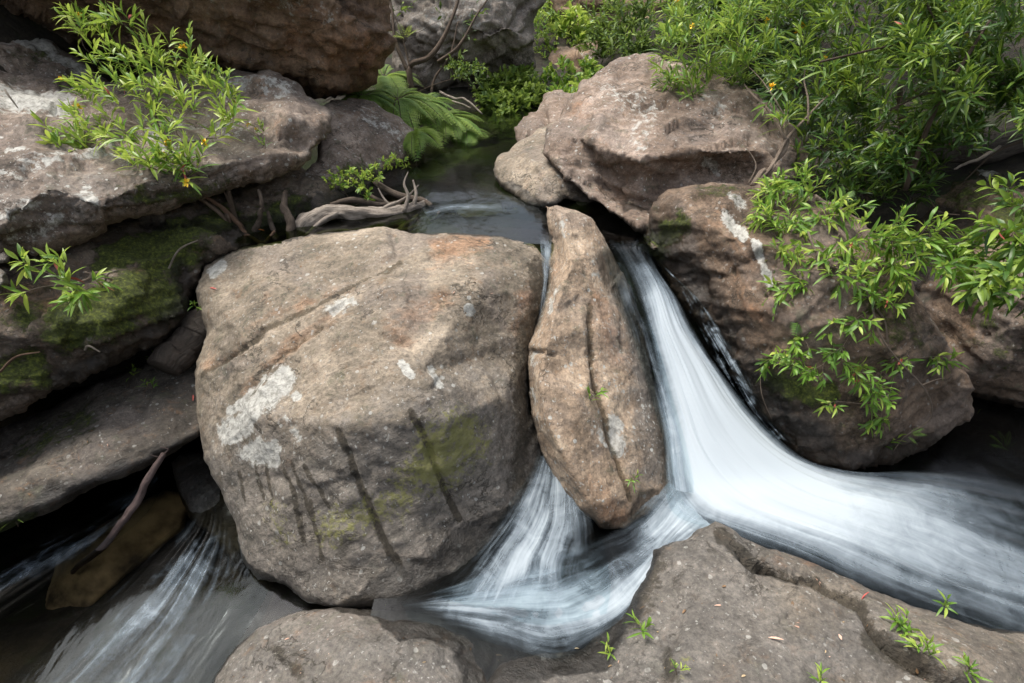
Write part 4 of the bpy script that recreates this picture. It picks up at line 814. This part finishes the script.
def fern(name, label, crown, fronds, pin=.12, n=16, mat=LF, group=None, seed=0, parts=('frond_stalks', 'fronds'), wid=.22, tintb=.5, jag=True):
    """crown (px,py,t); fronds: list of tips (px,py,t) arching from the crown, each with paired tapering leaflets"""
    g = np.random.default_rng(seed + 500); c = W(*crown); root = empty(name, c, label, 'fern', group); st = Bag(); lf = Bag()
    for tp in fronds:
        e = W(*tp); D = e - c; ln = np.linalg.norm(D); m1 = c + D * .45 + np.array([0, 0, .28 * ln])
        s = np.linspace(0, 1, n + 4)[:, None]; path = (1 - s) ** 2 * c + 2 * s * (1 - s) * m1 + s * s * e
        V, F, uv = tube(path, np.linspace(.006, .0015, len(path)) * (ln / .5) ** .5, 4); st.add(V, F, uv)
        T = unit(np.gradient(path, axis=0)); roll = g.normal() * .35
        for sd in (-1, 1):
            p = path[3:-1]; t_ = T[3:-1]; side = unit(np.cross(t_, [0, 0, 1.])) * sd; upv = np.cross(side, t_) * sd
            side = side * math.cos(roll) + upv * math.sin(roll) * sd; f = np.linspace(0, 1, len(p)); L = pin * ln / .5 * np.sin(np.clip(f * .93 + .07, 0, 1) * math.pi) ** .6 * (.9 + .2 * g.random(len(p))) * (1.1 - .5 * f)
            dr = unit(side + t_ * .45); tint = np.clip(tintb + .15 * g.normal() + .1 * g.normal(size=len(p)), 0, 1)
            if not jag:
                V, F, tt = leaf_mesh(p, dr, upv + 0 * p, L, L * wid, np.full(len(p), .25), tint); lf.add(V, F, tt); continue
            for q in np.linspace(.1, .92, 6):      # leaflet of small lobes
                pp = p + dr * L[:, None] * q - np.array([0, 0, 1.]) * (.25 * L * q * q)[:, None]
                for s2 in (-1, 1):
                    d2 = unit(np.cross(dr, upv) * s2 + dr * .6); LL = L * (.34 * (1 - q) + .08)
                    V, F, tt = leaf_mesh(pp, d2, upv + 0 * p, LL, LL * .5, np.full(len(p), .1), tint); lf.add(V, F, tt)
    st.build(parts[0], BK, root, uv=True); lf.build(parts[1], mat, root, attr=True)
    return root
def C(*a): return list(a)
def spread_clusters(poly, tfun, n, rp, tips, seed):
    g = np.random.default_rng(seed); P = np.array(poly, float); lo, hi = P.min(0), P.max(0); out = []
    while len(out) < n:
        q = lo + (hi - lo) * g.random(2)
        if inside(q[None], P)[0]: out.append((q[0], q[1], tfun(*q) * (1 + .05 * g.normal()), rp * (.7 + .6 * g.random()), tips))
    return out

# the flowering shrub on the ledge
shrub('flowering_shrub', 'bright green shrub with narrow leaves and small yellow flowers, rooted on the upper left ledge', 'shrub', (236,236,4.15),
      [(95,30,4.05,20,9),(125,35,4.1,22,10),(82,22,4.1,10,3),(120,62,4.0,26,12),(155,60,4.05,26,12),(185,62,4.05,24,10),(210,80,4.05,18,8),(150,90,3.85,24,9),(105,92,3.85,26,9),(85,100,3.9,10,3),(180,100,3.9,22,7),(225,92,4.0,14,6),(225,112,3.9,14,6),
       (100,125,3.75,24,9),(75,140,3.65,20,10),(60,150,3.62,9,4),(125,135,3.65,22,7),(165,130,3.7,24,7),(185,155,3.6,20,9),(150,160,3.55,24,10),(180,172,3.6,14,5),(215,135,3.9,10,3)],
      (.150, .021), 9, .13, (BK, LG), None, .022, 9, 9, 1, .5, .66, mid=[(226,214,4.0),(196,196,3.85),(172,172,3.8),(165,135,3.85),(150,100,3.95)],
      extra=[([(248,246,4.2),(236,222,4.1),(228,190,4.0),(224,172,3.98)], .030), ([(236,236,4.15),(230,205,4.02),(212,170,3.9),(196,140,3.95)], .010)])
shrub('sprig', 'tiny green sprig with yellow flower on the ledge lip, right of the flowering shrub', 'plant', (262,150,4.15), [(258,128,4.2,6,4),(264,145,4.1,3,2)], (.07,.012), 7, .06, (BK, LG), None, .004, 2, 0, 2)
shrub('sprig', 'leafy sprig hanging over the mossy rock at the left edge', 'plant', (112,280,3.3),
      [(25,262,3.0,7,3),(20,292,2.95,6,2),(60,262,3.0,7,3),(66,280,2.98,9,3),(82,292,2.98,8,4),(92,280,3.0,6,2),(75,300,2.95,5,2)], (.125,.020), 7, .07, (BKP, LG), None, .008, 0, 3, 3, .2, .55, mid=[(85,272,3.15),(60,282,3.05)])
shrub('low_bush', 'yellow green bush at the foot of the rounded boulder, left of the pool', 'bush', (352,205,4.75),
      [(335,185,4.6,13,12),(355,180,4.55,15,14),(375,178,4.7,13,12),(388,160,4.9,10,9),(370,195,4.6,9,7),(345,170,4.7,8,5),(405,165,5.2,6,4)], (.055,.020), 9, .05, (BK, LG), None, .008, 0, 0, 4, .5, .72)
bpy.context.view_layer.update()
def on_rock(px, py, dflt):
    """where the line of sight through (px,py) meets a rock: (depth, point, normal)"""
    dg = bpy.context.evaluated_depsgraph_get(); o = Vector((0, 0, CZ)); far = V3(W(px, py, 10)); dr = (far - o).normalized(); q = o.copy()
    for _ in range(12):
        hit, loc, nr, ix, ob, mx = SC.ray_cast(dg, q, dr)
        if not hit: break
        if ob.get('kind') is None and (ob.get('category') or '') in ('boulder', 'rock', 'rock ledge', 'rock slab', 'mossy rock', 'stone', 'cliff'):
            t = (loc.y * cP - (loc.z - CZ) * sP); return t, loc, nr
        q = loc + dr * .002
    return dflt, V3(W(px, py, dflt)), Vector((0, 0, 1))
for (x, y, t, lb, n_) in [(160,368,3.7,'lance leaved seedling in a crevice of the dark bank slab',6),(152,390,3.62,'smallest seedling on the dark bank slab, below the others',4),(131,377,3.7,'dark seedling on the dark bank slab, left of the others',3),(195,312,3.7,'pale seedling squeezed against the left rim of the huge boulder',3),(18,522,3.0,'seedling at the lower lip of the dark bank slab, left edge',4),
    (592,400,3.08,'small seedling in the crack of the standing slab',5),(634,482,3.02,'tiny seedling near the foot of the standing slab',4),(643,632,2.42,'seedling on the foreground rock, near its water edge',6),(606,655,2.38,'seedling on the foreground rock, lowest left one',5),(680,672,2.15,'yellowish seedling at the bottom edge of the foreground rock',4),
    (905,628,2.34,'largest leafy tuft growing from the foreground rock crack',16),(925,650,2.22,'leafy tuft directly below the largest one in the foreground rock crack',9),(945,608,2.46,'small tuft at the water edge of the foreground rock',5),(972,672,2.14,'broad leaved tuft at the bottom right corner',7),(818,683,2.05,'thin grass like tuft cut by the bottom edge',5),
    (385,603,2.8,'tiny seedling in the gap under the huge boulder',4),(888,445,3.35,'little leafy tuft at the waterline of the squat boulder',8),(975,405,3.7,'small tuft between the squat boulder and its neighbour',7)]:
    t = on_rock(x, y + 4, t)[0] - .01; sz = t / 512 * (20 if n_ > 4 else 13)
    g_ = np.random.default_rng(int(x)); cl = [(x, y - 3, t, 4 + n_ * .5, max(2, n_ // 2))]
    shrub('seedling', lb, 'seedling', (x, y + 5, t + .02), cl, (sz * .85, sz * .12), 6, sz * .6, (BK, LG), 'seedlings on the rocks', .003, 0, 0, int(x), .6, .55, droop=.25, parts=('stem', 'leaves'))

# ferns on the left bank of the pool
g_ = np.random.default_rng(3); k = 0
for (x, y, t, L, n_, lb) in [(362,98,6.5,34,11,'arching bright green fern under the massive brown roof, leftmost of the bank'),(384,78,7.4,40,11,'dark green fern against the cliff, highest of the bank'),(398,100,6.7,44,12,'large light green fern spilling over the rounded boulder'),
        (424,104,7.0,40,11,'drooping fern in the middle of the bank'),(446,118,7.1,36,11,'fern with long fronds reaching towards the pool end'),(414,134,6.3,34,11,'low fern hanging close to the pool water'),(466,134,7.2,24,9,'small yellowish fern, nearest the far rocks')]:
    n_ = int(n_ * 2.1); tips = []; off = g_.random() * 6.28
    for j in range(n_):
        a = off + 6.283 * j / n_ + g_.normal() * .25; L_ = L * g_.uniform(.65, 1.15)
        tips.append((x + L_ * math.cos(a) * 1.1, y + L_ * (math.sin(a) * .6 + .30), t - .38 * math.sin(a) - .15))
    fern('fern', lb, (x, y, t), tips, .115, 18, LF, 'ferns on the left bank', k, tintb=.62 + .13 * (k % 3)); k += 1
fern('tree_fern', 'single yellow green palm like frond crown in front of the cliff', (405,42,7.2), [(388,30,7.2),(398,22,7.1),(412,24,7.0),(420,30,7.0),(392,38,6.9)], .13, 12, LG, None, 20, tintb=.8, jag=False, wid=.12, parts=('stalks', 'fronds'))
fern('fern', 'small fern in the dark recess at the right edge, above the water', (1003,452,4.0), [(988,436,3.9),(998,430,3.9),(1010,430,3.9),(1018,442,3.9),(992,448,3.85)], .12, 10, LF, None, 21)
fern('fern', 'pale green fern frond among leaves on top of the squat boulder', (842,206,3.4), [(828,190,3.4),(842,184,3.4),(860,200,3.35),(855,190,3.4)], .12, 10, LF, None, 22, tintb=.35)
fern('fern', 'small dark fern on the face of the squat boulder', (800,318,3.2), [(788,300,3.15),(812,300,3.15),(792,340,3.1),(806,292,3.15)], .13, 10, LF, None, 23, tintb=.4)
fern('fern', 'little fern hanging at the lower right of the squat boulder', (905,436,3.35), [(930,436,3.3),(918,446,3.28),(926,428,3.3)], .1, 9, LF, None, 24, tintb=.5)

# bare branches before the cliff
shrub('bare_shrub', 'leggy dark shrub with bare branches and few leaves in front of the pale cliff', 'shrub', (412,92,7.3),
      [(440,5,7.2,22,5),(470,30,7.3,14,3),(400,10,7.2,14,4),(455,-20,7.2,25,6),(425,-25,7.2,25,6),(480,5,7.2,10,3),(460,70,7.0,16,9),(475,78,7.0,8,5)], (.11,.028), 5, .2, (BK, LR), None, .035, 0, 0, 31, .3, .45,
      extra=[([(412,92,7.2),(410,66,7.1),(428,58,7.1),(442,40,7.1),(452,18,7.1),(458,0,7.1),(466,-30,7.1)], .045), ([(408,72,7.15),(395,40,7.1),(392,10,7.1),(385,-20,7.1)], .03), ([(438,62,7.1),(455,50,7.0),(466,35,7.0),(476,16,7.0),(490,-4,7.)], .025), ([(430,110,7.2),(434,80,7.15),(450,55,7.1),(458,22,7.1)], .022)])
shrub('bush', 'broad low bush hanging on the cliff face left of the far pool end', 'bush', (468,92,8.6), [(455,68,8.5,12,14),(468,75,8.5,12,14),(478,70,8.4,9,8)], (.07,.035), 9, .12, (BK, LR), None, .02, 0, 0, 32, .4, .6)
# beyond the pool
shrub('far_bush', 'pale green bush filling the gap under the cliff beyond the pool', 'bush', (512,130,8.8),
      [(500,90,9.4,20,60),(522,88,9.5,20,60),(495,106,9.1,16,50),(512,108,9.0,16,50),(532,100,9.2,14,36),(486,94,9.3,10,24),(505,120,8.7,12,30),(522,76,9.9,14,30)], (.16,.06), 9, .14, (BK, LR), None, .03, 0, 0, 33, .5, .8)
shrub('far_bush', 'leafy bush in front of the far brown shelf, right of the pool end', 'bush', (570,112,9.6),
      [(560,78,9.3,16,26),(582,88,9.1,14,20),(575,100,8.7,12,16),(598,100,8.7,14,18),(560,96,8.9,10,14),(590,72,9.3,10,14)], (.17,.06), 8, .14, (BK, LG), None, .03, 0, 0, 34, .5, .5)
shrub('sapling', 'slim yellow green sapling standing before the dark brown shelf', 'sapling', (571,74,10.),
      [(570,24,9.9,8,9),(560,30,9.9,8,7),(582,30,9.9,8,7),(574,14,9.9,7,6),(580,44,9.9,5,3)], (.24,.06), 8, .16, (BKP, LG), None, .02, 0, 0, 35, .5, .85)
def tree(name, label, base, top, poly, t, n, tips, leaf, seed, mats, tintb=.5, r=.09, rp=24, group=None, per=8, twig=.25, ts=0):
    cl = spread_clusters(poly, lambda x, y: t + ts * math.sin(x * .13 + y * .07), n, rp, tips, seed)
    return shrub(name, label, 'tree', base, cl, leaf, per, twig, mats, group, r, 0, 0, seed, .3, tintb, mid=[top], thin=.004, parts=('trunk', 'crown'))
tree('tree', 'dense bright green tree behind the leaning boulder, top centre', (650,96,11.5), (640,40,11.3), [(592,-10),(700,-20),(710,40),(680,62),(640,60),(600,48)], 11., 16, 50, (.20,.045), 41, (BK, LR), .52, .07, 26)
tree('tree', 'small leafed tree at the top edge between the cliff and the dense tree', (560,110,14.), (556,40,14.), [(532,-20),(600,-25),(600,30),(570,62),(545,60)], 13.5, 9, 40, (.20,.05), 42, (BK, LG), .5, .05, 24)
tree('tree', 'shaded tree rising behind the leaning boulder to the top edge', (740,140,8.5), (735,60,8.3), [(680,-40),(800,-40),(810,60),(790,110),(740,90),(690,55)], 8.2, 18, 50, (.15,.03), 43, (BK, LD), .3, .06, 30)
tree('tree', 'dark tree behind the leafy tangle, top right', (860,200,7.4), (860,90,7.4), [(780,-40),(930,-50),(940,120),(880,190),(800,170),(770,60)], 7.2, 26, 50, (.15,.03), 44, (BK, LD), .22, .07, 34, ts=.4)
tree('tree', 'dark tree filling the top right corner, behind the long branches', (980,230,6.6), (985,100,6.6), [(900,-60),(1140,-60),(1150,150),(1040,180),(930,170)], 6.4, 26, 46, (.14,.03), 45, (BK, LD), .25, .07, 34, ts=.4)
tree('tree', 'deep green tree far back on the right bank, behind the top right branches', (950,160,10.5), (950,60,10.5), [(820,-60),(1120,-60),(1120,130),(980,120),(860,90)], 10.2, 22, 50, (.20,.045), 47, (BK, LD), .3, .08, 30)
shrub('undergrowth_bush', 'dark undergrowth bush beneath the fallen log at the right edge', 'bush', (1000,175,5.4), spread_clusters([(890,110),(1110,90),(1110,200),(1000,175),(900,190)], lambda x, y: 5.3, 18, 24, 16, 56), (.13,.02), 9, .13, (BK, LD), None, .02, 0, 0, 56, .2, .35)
tree('tree', 'leafy tree rising over the massive brown roof, top left', (300,-60,8.), (300,-120,8.), [(150,-220),(520,-220),(520,-70),(400,-60),(200,-120)], 8., 12, 40, (.15,.03), 46, (BK, LM), .45, .06, 40)
fern('fern', 'fern growing on the right bank near the far reddish rock', (590,112,7.6), [(570,98,7.4),(560,110,7.3),(600,94,7.4),(612,104,7.4),(578,120,7.2),(596,122,7.2),(585,90,7.5)], .09, 16, LF, None, 25, tintb=.75)
# the tangle of lance leaved shrubs on the right bank
NL = (.15, .018)
shrub('lance_leaved_shrub', 'feathery bright shrub with thin pale leaves spreading over the leaning boulder', 'shrub', (752,186,4.15),
      spread_clusters([(676,-20),(790,-30),(800,40),(770,70),(720,100),(680,90),(672,40)], lambda x, y: 4.9 + .25 * math.sin(x * .1), 24, 21, 10, 51) + [(690,92,4.75,12,8),(670,80,4.8,8,5),(705,70,4.7,14,8),(780,120,4.2,10,5)],
      NL, 10, .12, (BKP, LG), 'lance leaved shrubs of the right bank', .022, 7, 0, 51, .35, .30, mid=[(775,165,4.2),(788,140,4.25),(786,110,4.4)],
      extra=[([(752,186,4.15),(772,166,4.2),(786,140,4.22),(806,118,4.3),(828,96,4.4),(850,84,4.5)], .018), ([(786,140,4.22),(770,112,4.3),(752,94,4.4),(744,84,4.5)], .014), ([(808,124,4.3),(808,100,4.3),(804,80,4.4),(806,66,4.5)], .010), ([(748,184,4.1),(756,165,4.1),(745,146,4.15),(738,138,4.2)], .006)])
shrub('lance_leaved_shrub', 'shaded shrub with dark narrow leaves filling the hollow behind the squat boulder', 'shrub', (870,215,4.6),
      spread_clusters([(775,110),(850,95),(930,110),(960,150),(940,185),(860,195),(800,185),(780,150)], lambda x, y: 4.9 - .004 * (y - 100), 22, 23, 11, 52), (.14, .021), 9, .12, (BK, LM), 'lance leaved shrubs of the right bank', .022, 0, 3, 52, .2, .30, mid=[(860,170,4.7)])
shrub('lance_leaved_shrub', 'tall shrub with long drooping narrow leaves and yellow flowers along the top edge', 'shrub', (905,190,4.7),
      spread_clusters([(800,-30),(940,-30),(930,40),(880,80),(820,100),(780,90),(790,40)], lambda x, y: 4.4 + .002 * y, 26, 25, 9, 53), (.19, .021), 8, .14, (BK, LM), 'lance leaved shrubs of the right bank', .03, 7, 0, 53, .2, .62, mid=[(910,130,4.6),(900,85,4.5)],
      extra=[([(905,190,4.3),(935,110,4.0),(965,60,3.8),(990,20,3.7)], .024), ([(820,62,4.0),(880,48,3.9),(930,38,3.8),(985,30,3.7)], .010), ([(920,-10,3.9),(935,20,3.9),(950,36,3.9)], .008), ([(890,110,3.95),(925,92,3.9),(960,70,3.85)], .008), ([(985,100,3.8),(960,90,3.8),(905,100,3.9),(880,125,4.0)], .007)])
shrub('lance_leaved_shrub', 'overhanging shrub with long olive leaves in the top right corner', 'shrub', (1060,190,4.3),
      spread_clusters([(920,-30),(1060,-40),(1070,110),(1000,120),(950,100),(900,60)], lambda x, y: 3.9, 32, 24, 14, 54) + [(1000,40,4.0,24,12),(1015,80,4.0,24,12),(1005,110,4.1,22,12),(985,70,4.0,22,12)], (.16, .019), 8, .13, (BK, LM), 'lance leaved shrubs of the right bank', .03, 2, 2, 54, .1, .55, mid=[(1040,120,4.1)],
      extra=[([(1060,130,4.2),(1000,150,4.3),(965,180,4.4)], .012), ([(1040,100,4.0),(960,70,4.1),(910,95,4.2),(880,130,4.3)], .014)])
shrub('lance_leaved_shrub', 'low shaded shrub between the top right corner and the dark log', 'shrub', (960,215,4.3),
      spread_clusters([(860,90),(960,90),(1030,110),(1030,150),(950,160),(960,185),(880,160)], lambda x, y: 4.3, 18, 22, 12, 55), (.14, .02), 9, .12, (BK, LM), 'lance leaved shrubs of the right bank', .02, 0, 0, 55, .2, .3)
shrub('trailing_shrub', 'leafy shrub trailing over the top of the squat boulder with long yellowish leaves', 'shrub', (815,196,3.55),
      [(775,190,3.55,17,15),(800,185,3.5,17,15),(770,215,3.45,17,15),(800,225,3.35,21,17),(835,215,3.35,21,15),(790,255,3.28,19,15),(825,255,3.2,23,17),(860,245,3.15,23,17),(895,235,3.1,21,17),(930,240,3.0,21,17),(850,275,3.1,19,13),(800,285,3.2,17,13),(780,290,3.25,12,10),(960,250,2.95,19,15),(985,265,2.85,15,11),(900,265,3.0,19,13),(1000,250,2.85,15,10),(950,270,2.9,17,11)],
      (.115,.017), 8, .10, (BKP, LG), 'shrubs creeping over the squat boulder', .014, 0, 2, 61, .15, .47, mid=[(830,225,3.35),(860,250,3.15)], droop=.2)
shrub('trailing_shrub', 'broad leaved sprays hanging down the middle of the squat boulder, with a long bare stem', 'shrub', (862,262,3.12),
      [(790,360,3.15,16,7),(815,375,3.1,16,7),(840,350,3.1,16,8),(850,370,3.1,16,7),(870,385,3.1,16,8),(880,400,3.15,14,6),(800,345,3.15,14,6),(872,420,3.25,13,6),(836,405,3.2,9,3),(865,325,3.05,16,7),(905,362,3.12,10,4),(885,300,3.05,16,7),(770,365,3.3,10,4),(870,300,3.05,13,6),(830,330,3.12,14,6),(940,362,3.15,13,6)],
      (.09,.016), 7, .07, (BKP, LG), 'shrubs creeping over the squat boulder', .006, 0, 8, 62, .2, .40, mid=[(872,320,3.08),(890,350,3.1)], droop=.2,
      extra=[([(808,232,3.22),(822,262,3.12),(856,275,3.08),(870,300,3.04),(880,335,3.04),(900,362,3.06),(922,385,3.12),(932,405,3.2),(928,422,3.28),(905,436,3.34),(893,452,3.40)], .007), ([(922,385,3.12),(935,380,3.1),(945,378,3.1)], .003), ([(760,370,3.4),(762,395,3.4),(772,420,3.42)], .003)])
shrub('leafy_branch', 'branch with glossy long leaves reaching in from the right edge over the olive boulder', 'branch', (1090,230,2.9),
      [(1000,195,2.95,10,3),(1015,205,2.9,10,4),(990,228,2.8,12,4),(1015,235,2.75,14,6),(980,285,2.7,10,4),(1010,275,2.7,14,6),(1000,295,2.7,10,4),(1030,260,2.75,16,6),(1035,200,2.8,12,4),(1020,300,2.75,8,3)], (.125,.026), 7, .10, (BK, LM), None, .010, 0, 2, 63, .0, .62, mid=[(1040,250,2.8)], droop=.25)
# ------------------------------------------------------------------ driftwood, logs, litter
DW = bark_mat('driftwood', (.13, .105, .085), (.46, .40, .34)); DWD = bark_mat('driftwood_dark', (.05, .038, .03), (.17, .13, .10)); WET = bark_mat('bark_wet', (.02, .016, .012), (.085, .068, .055), .6)
RED = bark_mat('twig_brown', (.09, .05, .03), (.24, .15, .10))
def log(name, label, cat, path, radii, mat, group=None, sides=12, rough=.35, forks=(), seed=0):
    p3 = np.array([W(*q) for q in path]); n = max(12, len(path) * 8); P = catmull(p3, n)
    P = P + .012 * np.stack([fbm(np.c_[np.arange(n) * .22, np.full(n, k * 9.), np.full(n, seed * 3.)], 1, 3, 70) for k in range(3)], -1) * (radii[0] > .01)
    r = np.interp(np.linspace(0, 1, n), np.linspace(0, 1, len(radii)), radii); b = Bag(); V, F, uv = tube(P, r, sides, seed, rough); b.add(V, F, uv)
    o = mesh_obj(name, V, F, mat, uv=uv); tag(o, label, cat, group)
    for fp, fr in forks:
        q = catmull(np.array([W(*a) for a in fp]), 16); V, F, uv = tube(q, np.linspace(fr, fr * .3, 16), 8, seed + 2, rough)
        c = mesh_obj('branch', V, F, mat, None, origin=np.array(o.location), uv=uv); c.location = (0, 0, 0); c.parent = o
    return o
log('driftwood', 'pale weathered driftwood branch curving beside the huge boulder, with upright stubs', 'driftwood', [(292,238,4.25),(312,220,4.3),(335,212,4.35),(365,214,4.4),(395,214,4.5),(415,208,4.6),(426,202,4.7)], [.07,.085,.06,.055,.055,.045,.03], DW, seed=1, sides=20, rough=.6,
    forks=[([(404,212,4.5),(408,196,4.5),(404,184,4.5),(408,172,4.55)], .018), ([(412,210,4.55),(416,195,4.55),(413,180,4.6)], .022), ([(340,212,4.35),(322,222,4.25),(305,236,4.2)], .03), ([(398,212,4.5),(385,200,4.5),(378,188,4.5)], .014)])
for pth, rr, lb, m in [([(300,232,4.35),(345,224,4.42),(392,226,4.5),(430,214,4.6)], [.03,.035,.025,.01], 'darker driftwood stick lying right below the pale one', DWD), ([(375,182,4.9),(395,194,4.75),(420,200,4.7),(432,206,4.6)], [.03,.03,.025,.02], 'brown stick above the pale driftwood, pointing at the pool', DWD),
        ([(392,238,4.3),(405,226,4.4),(418,216,4.5)], [.03,.03,.02], 'short thick stick wedged behind the huge boulder', DWD), ([(248,250,4.2),(256,228,4.1),(262,206,4.05),(258,190,4.05)], [.02,.022,.02,.012], 'upright dead stick left of the driftwood', DWD),
        ([(292,244,4.15),(290,222,4.15),(284,205,4.15),(286,190,4.15)], [.035,.035,.03,.015], 'short dark upright stump beside the driftwood', DWD), ([(276,240,4.15),(272,226,4.15),(268,212,4.15)], [.025,.022,.012], 'small dark stub left of the stump', DWD),
        ([(252,238,4.1),(236,222,4.05),(222,208,4.0),(204,196,3.9)], [.016,.02,.018,.012], 'brown root twisting down from the flowering shrub', RED), ([(236,250,4.1),(246,236,4.05),(262,242,4.05),(276,232,4.05)], [.012,.016,.014,.01], 'low twisted twig at the rear rim of the huge boulder', RED),
        ([(440,92,7.2),(452,98,7.1),(466,100,7.0),(482,114,6.9)], [.018,.02,.016,.010], 'pale fallen branch under the cliff shelf', DW), ([(436,100,7.1),(455,102,7.0),(470,108,6.9)], [.012,.014,.010], 'thin pale twig under the cliff shelf', DW),
        ([(360,222,4.4),(385,208,4.45),(402,200,4.55),(418,186,4.6)], [.016,.02,.014,.006], 'slim upright twig crossing the pale driftwood fork', DW), ([(330,206,4.5),(352,200,4.55),(380,204,4.6),(410,200,4.65)], [.022,.026,.02,.01], 'brown root running behind the pale driftwood', DWD), ([(385,240,4.25),(400,232,4.3),(424,226,4.4),(440,212,4.5)], [.02,.024,.018,.01], 'dark curved root at the pool edge beside the grey stone', DWD), ([(370,196,4.8),(392,206,4.7),(412,222,4.55)], [.02,.02,.014], 'crossed twig in the driftwood pile', DWD), ([(300,242,4.2),(330,232,4.25),(368,234,4.3)], [.02,.02,.014], 'low twig under the driftwood pile', DWD)]:
    log('stick', lb, 'stick', pth, rr, m, None, 8, .3, seed=len(lb))
log('wedged_log', 'dark wet log end wedged between the left rocks and the huge boulder', 'log', [(212,318,3.9),(196,332,3.82),(180,350,3.72),(164,368,3.62)], [.13,.13,.12,.10], WET, seed=4, sides=18, rough=.4)
log('sunken_branch', 'straight brown branch slanting into the stream, lower left', 'branch', [(165,453,3.3),(146,485,3.28),(125,518,3.25),(100,548,3.3),(74,572,3.4)], [.018,.022,.024,.022,.016], bark_mat('branch_wet', (.06, .04, .035), (.22, .16, .15), .5), seed=5,
    forks=[([(165,453,3.3),(160,457,3.3),(150,455,3.28)], .006), ([(165,453,3.3),(168,449,3.3),(160,447,3.3)], .006)])
log('dark_log', 'thick dark fallen log behind leaves at the right edge', 'log', [(1110,110,4.3),(1040,132,4.35),(990,146,4.5),(945,152,4.6),(925,176,4.7)], [.12,.13,.13,.10,.06], bark_mat('log_grey', (.04, .034, .03), (.15, .13, .115)), seed=6, sides=16)
log('dead_stick', 'thin grey dead stick under the dark log at the right', 'stick', [(1000,146,4.2),(975,160,4.1),(955,168,4.05)], [.012,.012,.008], DW)
for x0, y0, x1, y1, t, lb in [(104,290,118,270,3.3,'curved root over moss, left rocks'),(168,270,198,240,3.7,'thin bare root curling across the green moss'),(0,372,40,352,3.0,'brown twig on the moss at the left edge'),(85,350,100,352,3.2,'loop of thin root over the mossy rock rim'),(5,90,18,108,3.55,'pale straw lying on the upper left ledge')]:
    log('root', lb, 'root', [(x0, y0, t), ((x0 + x1) / 2 - 4, (y0 + y1) / 2 - 5, t - .02), (x1, y1, t)], [.007, .007, .004], RED if 'brown' in lb else DW, None, 6, .2)
def leaf_thing(label, px, py, t, ang, L, mat, group, wd=.16, name='fallen_leaf'):
    t, c, nr = on_rock(px, py, t); c = np.array(c + nr * .004); nr = np.array(nr)
    d = W(px + 10 * math.cos(ang), py + 10 * math.sin(ang), t) - W(px, py, t); d = d - nr * (d @ nr)
    V, F, tt = leaf_mesh(c[None], d[None], nr[None], np.array([L]), np.array([L * wd]), np.array([.05]), np.array([.5]))
    V = np.vstack([V, V - nr * .0015]); F = np.vstack([F, F[:, ::-1] + len(V) // 2])
    tag(mesh_obj(name, V, F, mat, attrs={'tint': np.r_[tt, tt]}), label, 'leaf', group)
PINK = plain_mat('leaf_dry', (.42, .24, .17), (.60, .42, .33), .7); ORG = plain_mat('leaf_orange', (.45, .14, .03), (.62, .26, .06), .7)
for lb, x, y, t, a, L, m in [('long pinkish curled leaf on the foreground rock ridge', 815, 578, 2.46, 1.05, .13, PINK), ('short pale leaf left on the foreground rock', 714, 606, 2.38, .5, .06, PINK), ('small pale leaf on the foreground rock, right of the short one', 794, 626, 2.28, .8, .055, PINK),
        ('reddish curled leaf low on the foreground rock', 768, 638, 2.2, .6, .065, PINK), ('red leaf in the foreground rock crack', 862, 600, 2.44, .5, .06, REDL), ('orange leaf in the driftwood left of the pool', 256, 230, 4.02, .2, .07, ORG), ('pink leaf on the rim of the huge boulder', 210, 288, 3.5, .4, .07, REDL),
        ('brown leaf litter piece at the notch between the foreground rocks', 502, 656, 2.44, 2.6, .05, PINK), ('second brown leaf piece in the notch, lying lower', 497, 660, 2.42, .3, .045, PINK), ('pink leaf by the left rim of the huge boulder, halfway up', 193, 395, 3.4, 1.8, .07, REDL), ('orange leaf on the wedged log', 196, 338, 3.6, 2.2, .05, ORG)]:
    leaf_thing(lb, x, y, t, a, L, m, 'fallen leaves')

TAN = plain_mat('leaf_bit_tan', (.22, .15, .08), (.42, .32, .19), .7); DRY = plain_mat('leaf_bit_brown', (.07, .04, .02), (.2, .12, .06), .7)
g_ = np.random.default_rng(77)
for zone, nz, lb in [([(560,660),(640,600),(720,560),(860,620),(980,660),(980,683),(560,683)], 34, 'tiny dry leaf bit scattered on the right foreground rock'),
        ([(230,665),(330,620),(480,645),(490,683),(230,683)], 14, 'tiny dry leaf bit scattered on the low bottom centre bedrock'),
        ([(230,260),(500,245),(520,330),(440,380),(230,340)], 20, 'tiny dry leaf bit scattered on top of the huge boulder'),
        ([(10,120),(300,120),(240,170),(20,240)], 22, 'tiny dry leaf bit scattered on the broad upper left ledge'),
        ([(20,440),(170,380),(190,420),(20,500)], 14, 'tiny dry leaf bit scattered on the dark bank slab'),
        ([(600,80),(690,80),(740,120),(600,130)], 14, 'tiny dry leaf bit scattered on the leaning boulder')]:
    P_ = np.array(zone, float); lo, hi = P_.min(0), P_.max(0); k = 0
    while k < nz:
        q = lo + (hi - lo) * g_.random(2)
        if not inside(q[None], P_)[0]: continue
        k += 1; leaf_thing(lb, q[0], q[1], 3., g_.random() * 6.28, (.007 + .024 * g_.random() ** 2.2), [DRY, TAN, PINK][int(g_.random() ** 1.6 * 2.9)], lb.replace('tiny dry leaf bit', 'dry leaf bits'), .15 + .4 * g_.random(), 'leaf_bit')
